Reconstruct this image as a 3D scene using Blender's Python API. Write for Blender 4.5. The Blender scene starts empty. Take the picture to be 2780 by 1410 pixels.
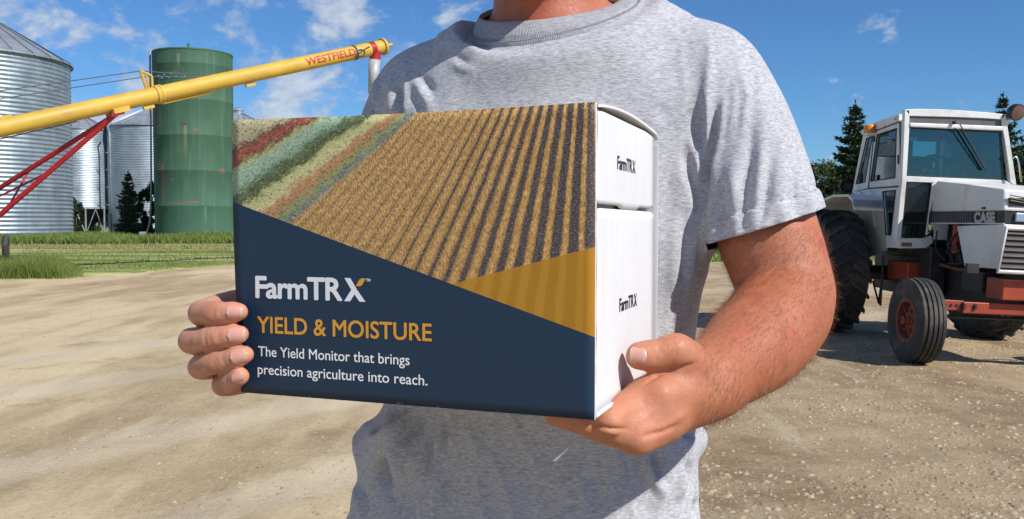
import bpy, bmesh, math, random
import numpy as np
from mathutils import Vector, Matrix
from mathutils.bvhtree import BVHTree
rad = math.radians
rng = np.random.default_rng(7)
random.seed(7)
S = bpy.context.scene
COL = S.collection

# ------------------------------------------------------------------ camera, sky, sun, exposure
H = 1.38                      # camera height
PITCH = rad(2.5)
FPX = 2428.0                  # focal length in pixels of the 2780 px wide photograph
cam = bpy.data.cameras.new('camera')
cam.sensor_width = 36.0
cam.lens = 36.0 * FPX / 2780.0
cam.clip_start = 0.05
cam.clip_end = 3000
camo = bpy.data.objects.new('camera', cam)
camo.location = (0, 0, H)
camo.rotation_euler = (rad(90) - PITCH, 0, 0)
COL.objects.link(camo)
S.camera = camo

SUN_AZ, SUN_EL = rad(50), rad(41)      # azimuth measured from behind the camera towards its right
sd = Vector((math.sin(SUN_AZ) * math.cos(SUN_EL), -math.cos(SUN_AZ) * math.cos(SUN_EL), math.sin(SUN_EL)))
sl = bpy.data.lights.new('sun', 'SUN')
sl.energy = 5.0
sl.angle = rad(0.53)
sl.color = (1.0, 0.965, 0.91)
slo = bpy.data.objects.new('sun', sl)
slo.rotation_euler = sd.to_track_quat('Z', 'Y').to_euler()
slo.location = (6, -6, 12)
COL.objects.link(slo)

S.view_settings.view_transform = 'Standard'
S.view_settings.look = 'None'
S.view_settings.exposure = 0.08
S.view_settings.gamma = 1.0
S.view_settings.use_curve_mapping = False
S.render.engine = 'CYCLES'

W = bpy.data.worlds.new('World')
S.world = W
W.use_nodes = True
nt = W.node_tree
nt.nodes.clear()

class G:
    """tiny node-graph helper"""
    def __init__(s, tree): s.t = tree
    def n(s, typ, **kw):
        n = s.t.nodes.new(typ)
        for k, v in kw.items(): setattr(n, k, v)
        return n
    def put(s, inp, v):
        if v is None: return
        if hasattr(v, 'is_output'): s.t.links.new(v, inp)
        else:
            try: inp.default_value = v
            except Exception: inp.default_value = (v, v, v, 1) if len(inp.default_value) == 4 else (v, v, v)
    def m(s, op, a, b=None, c=None, clamp=False):
        n = s.n('ShaderNodeMath', operation=op, use_clamp=clamp)
        s.put(n.inputs[0], a); s.put(n.inputs[1], b)
        if c is not None: s.put(n.inputs[2], c)
        return n.outputs[0]
    def vm(s, op, a, b=None):
        n = s.n('ShaderNodeVectorMath', operation=op)
        s.put(n.inputs[0], a)
        if b is not None: s.put(n.inputs[3] if op == 'SCALE' else n.inputs[1], b)
        return n.outputs['Value'] if op in ('DOT_PRODUCT', 'LENGTH', 'DISTANCE') else n.outputs[0]
    def sstep(s, x, lo, hi, a=0.0, b=1.0):
        n = s.n('ShaderNodeMapRange', interpolation_type='SMOOTHSTEP')
        s.put(n.inputs[0], x); s.put(n.inputs[1], lo); s.put(n.inputs[2], hi); s.put(n.inputs[3], a); s.put(n.inputs[4], b)
        return n.outputs[0]
    def lin(s, x, lo, hi, a=0.0, b=1.0):
        n = s.n('ShaderNodeMapRange')
        s.put(n.inputs[0], x); s.put(n.inputs[1], lo); s.put(n.inputs[2], hi); s.put(n.inputs[3], a); s.put(n.inputs[4], b)
        return n.outputs[0]
    def mix(s, f, a, b, mode='MIX'):
        n = s.n('ShaderNodeMix', data_type='RGBA', blend_type=mode)
        s.put(n.inputs[0], f)
        for i, v in ((6, a), (7, b)):
            if isinstance(v, (tuple, list)) and len(v) == 3: v = (*v, 1)
            s.put(n.inputs[i], v)
        return n.outputs[2]
    def noise(s, vec, scale, detail=3, rough=0.55, dist=0.0, dims='3D', col=False):
        n = s.n('ShaderNodeTexNoise', noise_dimensions=dims)
        if vec is not None: s.put(n.inputs['Vector'], vec)
        s.put(n.inputs['Scale'], scale); s.put(n.inputs['Detail'], detail); s.put(n.inputs['Roughness'], rough); s.put(n.inputs['Distortion'], dist)
        return n.outputs[1] if col else n.outputs[0]
    def vor(s, vec, scale, feature='F1', out=0, rnd=1.0):
        n = s.n('ShaderNodeTexVoronoi', feature=feature)
        s.put(n.inputs['Vector'], vec); s.put(n.inputs['Scale'], scale); s.put(n.inputs['Randomness'], rnd)
        return n.outputs[out]
    def mapping(s, vec, loc=(0, 0, 0), rot=(0, 0, 0), scale=(1, 1, 1)):
        n = s.n('ShaderNodeMapping')
        s.put(n.inputs[0], vec); n.inputs[1].default_value = loc; n.inputs[2].default_value = rot; n.inputs[3].default_value = scale
        return n.outputs[0]
    def ramp(s, x, stops, interp='LINEAR'):
        n = s.n('ShaderNodeValToRGB')
        r = n.color_ramp; r.interpolation = interp
        while len(r.elements) < len(stops): r.elements.new(0.5)
        for e, (p, c) in zip(r.elements, stops):
            e.position = p; e.color = (*c, 1) if len(c) == 3 else c
        s.put(n.inputs[0], x)
        return n.outputs[0]
    def sep(s, v):
        n = s.n('ShaderNodeSeparateXYZ'); s.put(n.inputs[0], v); return n.outputs
    def comb(s, x, y, z):
        n = s.n('ShaderNodeCombineXYZ'); s.put(n.inputs[0], x); s.put(n.inputs[1], y); s.put(n.inputs[2], z); return n.outputs[0]
    def bump(s, h, strength, dist, normal=None):
        n = s.n('ShaderNodeBump'); s.put(n.inputs['Height'], h); s.put(n.inputs['Strength'], strength); s.put(n.inputs['Distance'], dist)
        if normal is not None: s.put(n.inputs['Normal'], normal)
        return n.outputs[0]

# --- sky: physical sky plus scattered fair-weather clouds at real directions
g = G(nt)
sky = g.n('ShaderNodeTexSky', sky_type='NISHITA')
sky.sun_disc = False
sky.sun_elevation = SUN_EL
sky.sun_rotation = math.atan2(sd.x, sd.y)
sky.air_density = 1.0; sky.dust_density = 0.05; sky.ozone_density = 3.0; sky.altitude = 600
gen = g.n('ShaderNodeTexCoord').outputs['Generated']
sx = g.sep(gen)
dirv = g.mapping(gen, scale=(1, 1, 1.55))
n1 = g.noise(g.mapping(dirv, loc=(1.9, .35, .6)), 13.0, 8, 0.60, 0.3)          # puffs
n2 = g.noise(g.mapping(dirv, loc=(4.2, 1.0, 2.0)), 2.6, 3, 0.5)                # where they gather
side = g.sstep(sx[0], -0.26, 0.16, 0.0, 0.13)                                  # fewer towards the right of the view
dens = g.m('SUBTRACT', g.m('ADD', n1, g.m('MULTIPLY', g.m('SUBTRACT', n2, 0.5), 0.40)), side)
cov = g.sstep(dens, 0.468, 0.625)
cov = g.m('MULTIPLY', cov, g.sstep(sx[2], 0.0, 0.08))
cov = g.m('MULTIPLY', cov, 0.80)
ccol = g.mix(g.sstep(n1, 0.52, 0.70), (6.6, 7.6, 9.2), (10.0, 10.6, 11.4))
skyc = g.mix(1.0, sky.outputs[0], (0.66, 1.08, 1.50), 'MULTIPLY')
skyc = g.mix(cov, skyc, ccol)
bg = g.n('ShaderNodeBackground')
bg.inputs[1].default_value = 0.070
nt.links.new(skyc, bg.inputs[0])
nt.links.new(bg.outputs[0], g.n('ShaderNodeOutputWorld').inputs[0])

# ------------------------------------------------------------------ helpers
CAM = np.array([0, 0, H])
FW = np.array([0, math.cos(PITCH), -math.sin(PITCH)]); UP = np.array([0, math.sin(PITCH), math.cos(PITCH)])
def ray(px, py):
    return FW + (px - 1390) / FPX * np.array([1., 0, 0]) + (705 - py) / FPX * UP
def P(px, py, D):
    """world point at distance D (world y) seen at photograph pixel px, py"""
    d = ray(px, py); return CAM + d * (D / d[1])
def GP(px, py, z=0.0):
    d = ray(px, py); return CAM + d * ((z - H) / d[2])
def proj(p):
    q = p - CAM; d = q @ FW
    return 1390 + FPX * q[..., 0] / d, 705 - FPX * (q @ UP) / d

def mesh_np(name, v, f, mats, parent=None, smooth=False, link=True):
    me = bpy.data.meshes.new(name)
    v = np.asarray(v, dtype=np.float32)
    if isinstance(f, np.ndarray):
        k = f.shape[1]
        me.vertices.add(len(v)); me.vertices.foreach_set('co', v.ravel())
        me.loops.add(f.size); me.loops.foreach_set('vertex_index', f.astype(np.int32).ravel())
        me.polygons.add(len(f)); me.polygons.foreach_set('loop_start', np.arange(0, f.size, k, dtype=np.int32))
        me.update(calc_edges=True)
    else:
        me.from_pydata([tuple(map(float, p)) for p in v], [], f)
    me.validate()
    if smooth: me.polygons.foreach_set('use_smooth', np.ones(len(me.polygons), dtype=bool))
    for m_ in (mats if isinstance(mats, (list, tuple)) else [mats]):
        if m_ is not None: me.materials.append(m_)
    o = bpy.data.objects.new(name, me)
    if link: COL.objects.link(o)
    if parent is not None: o.parent = parent
    return o

def tag(o, label=None, cat=None, group=None, kind=None):
    if label: o['label'] = label
    if cat: o['category'] = cat
    if group: o['group'] = group
    if kind: o['kind'] = kind
    return o

def empty(name, loc=(0, 0, 0), rot=(0, 0, 0)):
    o = bpy.data.objects.new(name, None); COL.objects.link(o)
    o.location = loc; o.rotation_euler = rot; o.empty_display_size = 0.1
    return o

class MB:
    """collects boxes, tubes, prisms ... into ONE mesh"""
    def __init__(s): s.v = []; s.f = []; s.mi = []
    def add(s, v, f, mi=0):
        b = len(s.v); s.v += [tuple(map(float, p)) for p in v]; s.f += [tuple(i + b for i in q) for q in f]; s.mi += [mi] * len(f); return s
    def box(s, c, d, rot=None, mi=0):
        x, y, z = d[0] / 2, d[1] / 2, d[2] / 2
        v = [Vector((i, j, k)) for i in (-x, x) for j in (-y, y) for k in (-z, z)]
        if rot is not None: v = [rot @ p for p in v]
        v = [p + Vector(c) for p in v]
        return s.add(v, [(0, 1, 3, 2), (4, 6, 7, 5), (0, 4, 5, 1), (2, 3, 7, 6), (0, 2, 6, 4), (1, 5, 7, 3)], mi)
    def prism(s, poly, ext, mi=0):
        n = len(poly); a = [Vector(p) for p in poly]; e = Vector(ext); b = [p + e for p in a]
        nrm = Vector((0, 0, 0))
        for i in range(n): nrm += (a[i] - a[0]).cross(a[(i + 1) % n] - a[0])
        f = [tuple(range(n))[::-1], tuple(range(n, 2 * n))] + [(i, (i + 1) % n, (i + 1) % n + n, i + n) for i in range(n)]
        if nrm.dot(e) < 0: f = [q[::-1] for q in f]
        return s.add(a + b, f, mi)
    def tube(s, pts, r, seg=10, cap=True, mi=0, closed=False):
        pts = [Vector(p) for p in pts]; n = len(pts)
        rs = r if isinstance(r, (list, tuple)) else [r] * n
        ring = []; prev = None
        for i, p in enumerate(pts):
            if closed: t = pts[(i + 1) % n] - pts[i - 1]
            else: t = pts[min(i + 1, n - 1)] - pts[max(i - 1, 0)]
            t.normalize()
            if prev is None:
                u = t.cross(Vector((0, 0, 1)))
                if u.length < 0.05: u = t.cross(Vector((1, 0, 0)))
            else: u = prev - t * prev.dot(t)
            u.normalize(); prev = u; w = t.cross(u)
            ring.append([p + (u * math.cos(a) + w * math.sin(a)) * rs[i] for a in [2 * math.pi * k / seg for k in range(seg)]])
        v = [q for r_ in ring for q in r_]; f = []
        for i in range(n if closed else n - 1):
            j = (i + 1) % n
            for k in range(seg):
                l = (k + 1) % seg
                f.append((i * seg + k, i * seg + l, j * seg + l, j * seg + k))
        if cap and not closed:
            f.append(tuple(range(seg))[::-1]); f.append(tuple((n - 1) * seg + k for k in range(seg)))
        return s.add(v, f, mi)
    def lathe(s, prof, c=(0, 0, 0), axis='Z', seg=32, closed=False, mi=0, a0=0.0, a1=2 * math.pi):
        full = abs(a1 - a0 - 2 * math.pi) < 1e-6
        na = seg if full else seg + 1
        v = []
        for k in range(na):
            a = a0 + (a1 - a0) * k / seg
            for (r, h) in prof:
                x, y = r * math.cos(a), r * math.sin(a)
                p = (x, y, h) if axis == 'Z' else ((h, x, y) if axis == 'X' else (y, h, x))
                v.append(Vector(p) + Vector(c))
        m_ = len(prof); f = []
        for k in range(seg):
            l = (k + 1) % na
            for i in range(m_ if closed else m_ - 1):
                j = (i + 1) % m_
                f.append((k * m_ + i, l * m_ + i, l * m_ + j, k * m_ + j))
        return s.add(v, f, mi)
    def build(s, name, mats, parent=None, smooth=False, bevel=0, auto=None):
        me = bpy.data.meshes.new(name); me.from_pydata(s.v, [], s.f)
        bm = bmesh.new(); bm.from_mesh(me)
        for i, fc in enumerate(bm.faces): fc.material_index = s.mi[i]
        bmesh.ops.recalc_face_normals(bm, faces=bm.faces[:])
        bm.to_mesh(me); bm.free()
        if smooth: me.polygons.foreach_set('use_smooth', np.ones(len(me.polygons), dtype=bool))
        for m_ in (mats if isinstance(mats, (list, tuple)) else [mats]): me.materials.append(m_)
        o = bpy.data.objects.new(name, me); COL.objects.link(o)
        if parent is not None: o.parent = parent
        if bevel:
            b = o.modifiers.new('bevel', 'BEVEL'); b.width = bevel; b.segments = 2; b.limit_method = 'ANGLE'; b.angle_limit = rad(35)
        if auto is not None:
            set_sharp(me, auto)
        return o
def set_sharp(me, ang):
    bm = bmesh.new(); bm.from_mesh(me)
    for e in bm.edges:
        if len(e.link_faces) == 2 and e.link_faces[0].normal.angle(e.link_faces[1].normal, 0) > ang: e.smooth = False
    for fc in bm.faces: fc.smooth = True
    bm.to_mesh(me); bm.free()

def hash3(ix, iy, iz):
    h = (ix * 374761393 + iy * 668265263 + iz * 2147483647 ^ 1274126177) & 0xffffffff
    h = ((h ^ (h >> 13)) * 1274126177) & 0xffffffff
    return ((h ^ (h >> 16)) & 0xffff) / 65535.0
def vnoise(x, y, z=0.0):
    x = np.asarray(x, float); y = np.asarray(y, float); z = np.zeros_like(x) + z
    ix, iy, iz = np.floor(x).astype(np.int64), np.floor(y).astype(np.int64), np.floor(z).astype(np.int64)
    fx, fy, fz = x - ix, y - iy, z - iz
    fx, fy, fz = [t * t * (3 - 2 * t) for t in (fx, fy, fz)]
    r = 0
    for a in (0, 1):
        for b in (0, 1):
            for c in (0, 1):
                r = r + hash3(ix + a, iy + b, iz + c) * (fx if a else 1 - fx) * (fy if b else 1 - fy) * (fz if c else 1 - fz)
    return r * 2 - 1
def fbm(x, y, z=0.0, o=4):
    r = 0; a = 1.0
    for i in range(o):
        r = r + a * vnoise(x * 2 ** i + 17.3 * i, y * 2 ** i - 9.1 * i, np.asarray(z) * 2 ** i + 3.7 * i); a *= 0.5
    return r / 1.9

MATS = {}
def material(name, fn):
    m_ = bpy.data.materials.new(name); m_.use_nodes = True
    t = m_.node_tree; t.nodes.clear(); q = G(t)
    out = q.n('ShaderNodeOutputMaterial'); b = q.n('ShaderNodeBsdfPrincipled')
    t.links.new(b.outputs[0], out.inputs[0])
    fn(q, b, out); MATS[name] = m_
    return m_
def simple(name, col, rough=0.6, metal=0.0, var=0.15, vscale=8.0, bump=0.0, bscale=60.0, spec=0.5, dirt=None, dscale=3.0, damt=0.5, coat=0.0):
    """paint / rubber / steel with uneven tone, optional dirt stains and fine relief"""
    def fn(q, b, out):
        oc = q.n('ShaderNodeTexCoord').outputs['Object']
        n = q.noise(oc, vscale, 5, 0.6)
        c = q.mix(q.lin(n, 0.3, 0.7), tuple(x * (1 - var) for x in col), tuple(min(1, x * (1 + var)) for x in col))
        if dirt is not None:
            d = q.noise(q.mapping(oc, loc=(5, 2, 8)), dscale, 7, 0.7)
            c = q.mix(q.m('MULTIPLY', q.sstep(d, 0.48, 0.68), damt), c, dirt)
        q.put(b.inputs['Base Color'], c)
        q.put(b.inputs['Roughness'], q.lin(n, 0.2, 0.8, max(0.02, rough - 0.08), min(1, rough + 0.1)))
        b.inputs['Metallic'].default_value = metal
        b.inputs['Specular IOR Level'].default_value = spec
        b.inputs['Coat Weight'].default_value = coat
        b.inputs['Coat Roughness'].default_value = 0.15
        if bump: q.put(b.inputs['Normal'], q.bump(q.noise(oc, bscale, 4, 0.6), bump, 0.01))
    return material(name, fn)
# ------------------------------------------------------------------ signed-distance sculpting
class Field:
    def __init__(s, xs, ys, zs):
        s.ax = [np.asarray(a, np.float32) for a in (xs, ys, zs)]
        s.f = np.full([len(a) for a in s.ax], 1.0, np.float32)
    def sub(s, lo, hi):
        return tuple(slice(max(0, np.searchsorted(a, l) - 1), min(len(a), np.searchsorted(a, h) + 2)) for a, l, h in zip(s.ax, lo, hi))
    def coords(s, sl):
        return np.meshgrid(*[a[q] for a, q in zip(s.ax, sl)], indexing='ij', sparse=True)
def smin(a, b, k):
    if k <= 0: return np.minimum(a, b)
    h = np.maximum(k - np.abs(a - b), 0) / k
    return np.minimum(a, b) - h * h * k * 0.25
def smax(a, b, k): return -smin(-a, -b, k)
def capsule(X, Y, Z, a, b, ra, rb, flat=None):
    """tapered capsule; flat=(axis, factor) squeezes it along an axis"""
    a = np.asarray(a, float); b = np.asarray(b, float)
    px, py, pz = X - a[0], Y - a[1], Z - a[2]
    ba = b - a; L = ba @ ba
    if flat is not None:
        u, kf = flat; u = np.asarray(u, float) / np.linalg.norm(u)
        d = px * u[0] + py * u[1] + pz * u[2] - 0.0
        ab = ba @ u
        if L > 1e-9:
            h = np.clip((px * ba[0] + py * ba[1] + pz * ba[2]) / L, 0, 1)
        else: h = 0
        r = ra + (rb - ra) * h
        qx, qy, qz = px - h * ba[0], py - h * ba[1], pz - h * ba[2]
        e = (qx * u[0] + qy * u[1] + qz * u[2]) * (kf - 1)
        return (np.sqrt((qx + e * u[0]) ** 2 + (qy + e * u[1]) ** 2 + (qz + e * u[2]) ** 2) - r) / (kf ** 0.5)
    h = np.clip((px * ba[0] + py * ba[1] + pz * ba[2]) / L, 0, 1) if L > 1e-9 else 0
    return np.sqrt((px - h * ba[0]) ** 2 + (py - h * ba[1]) ** 2 + (pz - h * ba[2]) ** 2) - (ra + (rb - ra) * h)
def resample(pts, n):
    """Catmull-Rom through rows of numbers"""
    A = np.array(pts, float); A = np.vstack([2 * A[0] - A[1], A, 2 * A[-1] - A[-2]]); out = []
    for i in range(1, len(A) - 2):
        for t in np.linspace(0, 1, n, endpoint=False):
            a, b, c, d = A[i - 1:i + 3]
            out.append(0.5 * (2 * b + (c - a) * t + (2 * a - 5 * b + 4 * c - d) * t * t + (3 * b - a - 3 * c + d) * t ** 3))
    return np.array(out + [A[-2]])
def limb(pts, n=5):
    R = resample([[*p[0], p[1]] for p in pts], n)
    return [(R[i, :3], R[i + 1, :3], max(R[i, 3], .003), max(R[i + 1, 3], .003), None) for i in range(len(R) - 1)]
def chain_prims(pts, flat=None):
    return [(pts[i][0], pts[i + 1][0], pts[i][1], pts[i + 1][1], flat) for i in range(len(pts) - 1)]
def group(F, prims, k, pad=0.03):
    lo = np.min([np.minimum(p[0], p[1]) - max(p[2], p[3]) for p in prims], 0) - pad
    hi = np.max([np.maximum(p[0], p[1]) + max(p[2], p[3]) for p in prims], 0) + pad
    sl = F.sub(lo, hi); X, Y, Z = F.coords(sl)
    r = None
    for p in prims:
        d = capsule(X, Y, Z, *p).astype(np.float32)
        r = d if r is None else smin(r, d, k)
    return sl, r
def merge(F, gr, k):
    sl, r = gr; F.f[sl] = smin(F.f[sl], r, k)
def surface_nets(F):
    f = F.f; s = f < 0
    nx, ny, nz = f.shape
    c = s[:-1, :-1, :-1].astype(np.uint8)
    tot = np.zeros((nx - 1, ny - 1, nz - 1), np.uint8)
    for i in (0, 1):
        for j in (0, 1):
            for k in (0, 1): tot += s[i:nx - 1 + i, j:ny - 1 + j, k:nz - 1 + k]
    act = (tot > 0) & (tot < 8)
    idx = np.argwhere(act)
    vid = np.full(act.shape, -1, np.int32); vid[act] = np.arange(len(idx), dtype=np.int32)
    corners = {}
    for i in (0, 1):
        for j in (0, 1):
            for k in (0, 1): corners[(i, j, k)] = f[idx[:, 0] + i, idx[:, 1] + j, idx[:, 2] + k]
    acc = np.zeros((len(idx), 3)); cnt = np.zeros(len(idx))
    for a in range(3):
        o = [b for b in range(3) if b != a]
        for p in (0, 1):
            for q in (0, 1):
                c0 = [0, 0, 0]; c0[o[0]] = p; c0[o[1]] = q; c1 = list(c0); c1[a] = 1
                v0, v1 = corners[tuple(c0)], corners[tuple(c1)]
                m_ = (v0 < 0) != (v1 < 0)
                t = np.where(m_, v0 / np.where(m_, v0 - v1, 1), 0)
                pos = np.zeros((len(idx), 3)); pos[:, o[0]] = p; pos[:, o[1]] = q; pos[:, a] = t
                acc[m_] += pos[m_]; cnt += m_
    loc = acc / cnt[:, None]
    V = np.empty((len(idx), 3))
    for a in range(3):
        x = F.ax[a].astype(float); i = idx[:, a]; V[:, a] = x[i] + (x[i + 1] - x[i]) * loc[:, a]
    Q = []
    for a in range(3):
        b, c_ = (a + 1) % 3, (a + 2) % 3
        s0 = [slice(None)] * 3; s1 = [slice(None)] * 3
        s0[a] = slice(0, -1); s1[a] = slice(1, None)
        d0 = s[tuple(s0)]; d1 = s[tuple(s1)]
        e = np.argwhere(d0 != d1)
        e = e[(e[:, b] > 0) & (e[:, c_] > 0) & (e[:, b] < f.shape[b] - 1) & (e[:, c_] < f.shape[c_] - 1)]
        ins = d0[e[:, 0], e[:, 1], e[:, 2]]
        def g_(db, dc):
            q = e.copy(); q[:, b] -= db; q[:, c_] -= dc
            return vid[q[:, 0], q[:, 1], q[:, 2]]
        quad = np.stack([g_(1, 1), g_(0, 1), g_(0, 0), g_(1, 0)], 1)
        quad[~ins] = quad[~ins][:, ::-1]
        Q.append(quad)
    return V, np.concatenate(Q)
def spans(*segs):
    """axis samples: segs = (start, stop, step) laid end to end"""
    out = []
    for a, b, st in segs: out.append(np.arange(a, b - st * 0.4, st))
    out = np.concatenate(out + [[segs[-1][1]]])
    return out
def relax(V, Q, n=2, lam=0.5):
    e = np.concatenate([Q[:, [0, 1]], Q[:, [1, 2]], Q[:, [2, 3]], Q[:, [3, 0]]])
    for it in range(n):
        for l in (lam, -lam * 0.98) if n > 1 else (lam,):
            acc = np.zeros_like(V); cnt = np.bincount(e[:, 0], minlength=len(V)) + np.bincount(e[:, 1], minlength=len(V))
            for a in range(3):
                acc[:, a] = np.bincount(e[:, 0], V[e[:, 1], a], len(V)) + np.bincount(e[:, 1], V[e[:, 0], a], len(V))
            V = V + l * (acc / np.maximum(cnt, 1)[:, None] - V)
    return V
def vnormals(V, Q):
    a = np.cross(V[Q[:, 2]] - V[Q[:, 0]], V[Q[:, 3]] - V[Q[:, 1]])
    N = np.zeros_like(V)
    for k in range(4):
        for c in range(3): N[:, c] += np.bincount(Q[:, k], a[:, c], len(V))
    return N / (np.linalg.norm(N, axis=1)[:, None] + 1e-12)
def poly_dist(px, py, line):
    """distance in px to a polyline and the parameter 0..1 along it"""
    if len(line) > 2: line = [tuple(q_) for q_ in resample(line, 5)]
    best = np.full(px.shape, 1e9); tt = np.zeros(px.shape); L = [0]
    for (a, b) in zip(line[:-1], line[1:]): L.append(L[-1] + math.hypot(b[0] - a[0], b[1] - a[1]))
    for i, (a, b) in enumerate(zip(line[:-1], line[1:])):
        dx, dy = b[0] - a[0], b[1] - a[1]; l2 = dx * dx + dy * dy
        t = np.clip(((px - a[0]) * dx + (py - a[1]) * dy) / l2, 0, 1)
        d = np.hypot(px - a[0] - t * dx, py - a[1] - t * dy)
        m_ = d < best; best[m_] = d[m_]; tt[m_] = (L[i] + t[m_] * math.sqrt(l2)) / L[-1]
    return best, tt
# ------------------------------------------------------------------ ground, lawn and grasses
SLOPE = math.tan(rad(2.5))
def ground_z(x, y):
    x = np.asarray(x, float); y = np.asarray(y, float)
    k = np.clip((24 - y) / 8, 0, 1) * np.clip((y + 2) / 4, 0, 1)
    s_ = -SLOPE * np.clip(x - 3.9, 0, 5.0) * (k * k * (3 - 2 * k))
    near = np.clip((17 - y) / 6, 0, 1) * np.clip((y - 1.5) / 1.5, 0, 1) * np.clip((11 - np.abs(x)) / 3, 0, 1)
    u = x * 0.80 - y * 0.60                                     # wheel tracks run obliquely over the left of the yard
    ruts = -0.012 * np.exp(-((u + 5.2 + .25 * np.sin(y * .8)) / .22) ** 2) - 0.012 * np.exp(-((u + 3.7 + .2 * np.sin(y * .7)) / .22) ** 2)
    rough = .55 + .45 * np.clip((x + .5) / 2.0, 0, 1)
    return s_ + near * (0.020 * fbm(x * .9, y * .9, 0, 3) + rough * 0.013 * fbm(x * 4, y * 4, 3, 3) + rough * 0.008 * fbm(x * 14, y * 14, 7, 2) + ruts)
def axis_pts(c0, c1, st, lo, hi, grow=1.12):
    a = list(np.arange(c0, c1, st)); s_ = st; x = c1
    while x < hi: a.append(x); s_ *= grow; x += s_
    a.append(hi); s_ = st; x = c0 - st
    while x > lo: a.insert(0, x); s_ *= grow; x -= s_
    a.insert(0, lo); return np.array(a)
gx_ = axis_pts(-8, 9.5, .055, -900, 900); gy_ = axis_pts(3.0, 14, .055, -60, 1500, 1.06)
GX, GY = np.meshgrid(gx_, gy_, indexing='xy'); GZ = ground_z(GX, GY)
nx_, ny_ = len(gx_), len(gy_)
ii = (np.arange(ny_ - 1)[:, None] * nx_ + np.arange(nx_ - 1)[None]).ravel()
gq = np.stack([ii, ii + 1, ii + nx_ + 1, ii + nx_], 1)
def dirt_fn(q, b, out):
    oc = q.n('ShaderNodeTexCoord').outputs['Object']; s_ = q.sep(oc)
    big = q.noise(q.mapping(oc, rot=(0, 0, rad(-37)), scale=(1.0, .28, 1)), .55, 4, .6)
    mid = q.noise(oc, 2.2, 6, .7); fine = q.noise(oc, 26, 6, .75); grit = q.noise(oc, 120, 4, .7)
    right = q.sstep(q.m('ADD', s_[0], q.m('MULTIPLY', mid, 1.6)), -.6, 2.2)
    packed = q.mix(q.sstep(big, .36, .64), (.46, .345, .195), (.62, .49, .30))
    loose = q.mix(q.sstep(mid, .35, .65), (.32, .215, .118), (.50, .36, .21))
    f = q.m('ADD', q.m('MULTIPLY', right, .72), q.m('MULTIPLY', q.sstep(big, .56, .42), .45), clamp=True)
    c = q.mix(f, packed, loose)
    c = q.mix(q.m('MULTIPLY', q.sstep(fine, .50, .66), .50), c, q.mix(1.0, c, (.66, .62, .58), 'MULTIPLY'))
    c = q.mix(q.m('MULTIPLY', q.sstep(fine, .46, .34), .35), c, (.60, .52, .40))
    st = q.noise(q.mapping(oc, loc=(7, 3, 0)), 1.1, 5, .65)
    c = q.mix(q.m('MULTIPLY', q.sstep(st, .56, .70), .6), c, (.27, .19, .115))
    st2 = q.noise(q.mapping(oc, loc=(2, 8, 0), rot=(0, 0, rad(-37)), scale=(1, .16, 1)), 2.4, 5, .7); c = q.mix(q.m('MULTIPLY', q.sstep(st2, .54, .68), .42), c, (.33, .245, .155)); c = q.mix(q.m('MULTIPLY', q.sstep(st2, .45, .33), .35), c, (.68, .575, .40))
    sp = q.vor(oc, 22, 'F1'); spk = q.m('MULTIPLY', q.sstep(sp, .17, .09), q.sstep(q.noise(oc, 9, 2, .5), .48, .56))
    c = q.mix(q.m('MULTIPLY', spk, .55), c, (.64, .58, .47))
    dk = q.m('MULTIPLY', q.sstep(q.vor(q.mapping(oc, loc=(3, 3, 0)), 13, 'F1'), .15, .06), q.sstep(q.noise(oc, 3.5, 2, .5), .5, .6))
    c = q.mix(q.m('MULTIPLY', dk, .7), c, (.13, .095, .065))
    # wheel polish: paler, smoother lanes on the left
    uu = q.m('SUBTRACT', q.m('MULTIPLY', s_[0], .80), q.m('MULTIPLY', s_[1], .60))
    for off, w_ in ((5.2, .34), (3.7, .30), (7.4, .4), (9.2, .3)):
        d = q.m('ABSOLUTE', q.m('ADD', q.m('ADD', uu, off), q.m('MULTIPLY', q.m('SUBTRACT', mid, .5), .5)))
        c = q.mix(q.m('MULTIPLY', q.sstep(d, w_, w_ * .4), .45), c, (.60, .51, .375))
    q.put(b.inputs['Base Color'], c); b.inputs['Roughness'].default_value = .95; b.inputs['Specular IOR Level'].default_value = .2
    h = q.m('ADD', q.m('MULTIPLY', fine, 1.0), q.m('ADD', q.m('MULTIPLY', grit, .35), q.m('MULTIPLY', spk, .5)))
    q.put(b.inputs['Normal'], q.bump(h, q.lin(f, 0, 1, .45, 1.0), .026))
M_dirt = material('packed_dirt', dirt_fn)
tag(mesh_np('ground', np.stack([GX.ravel(), GY.ravel(), GZ.ravel()], 1), gq, M_dirt, smooth=True), 'packed pale dirt and gravel farmyard', kind='structure')

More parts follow.
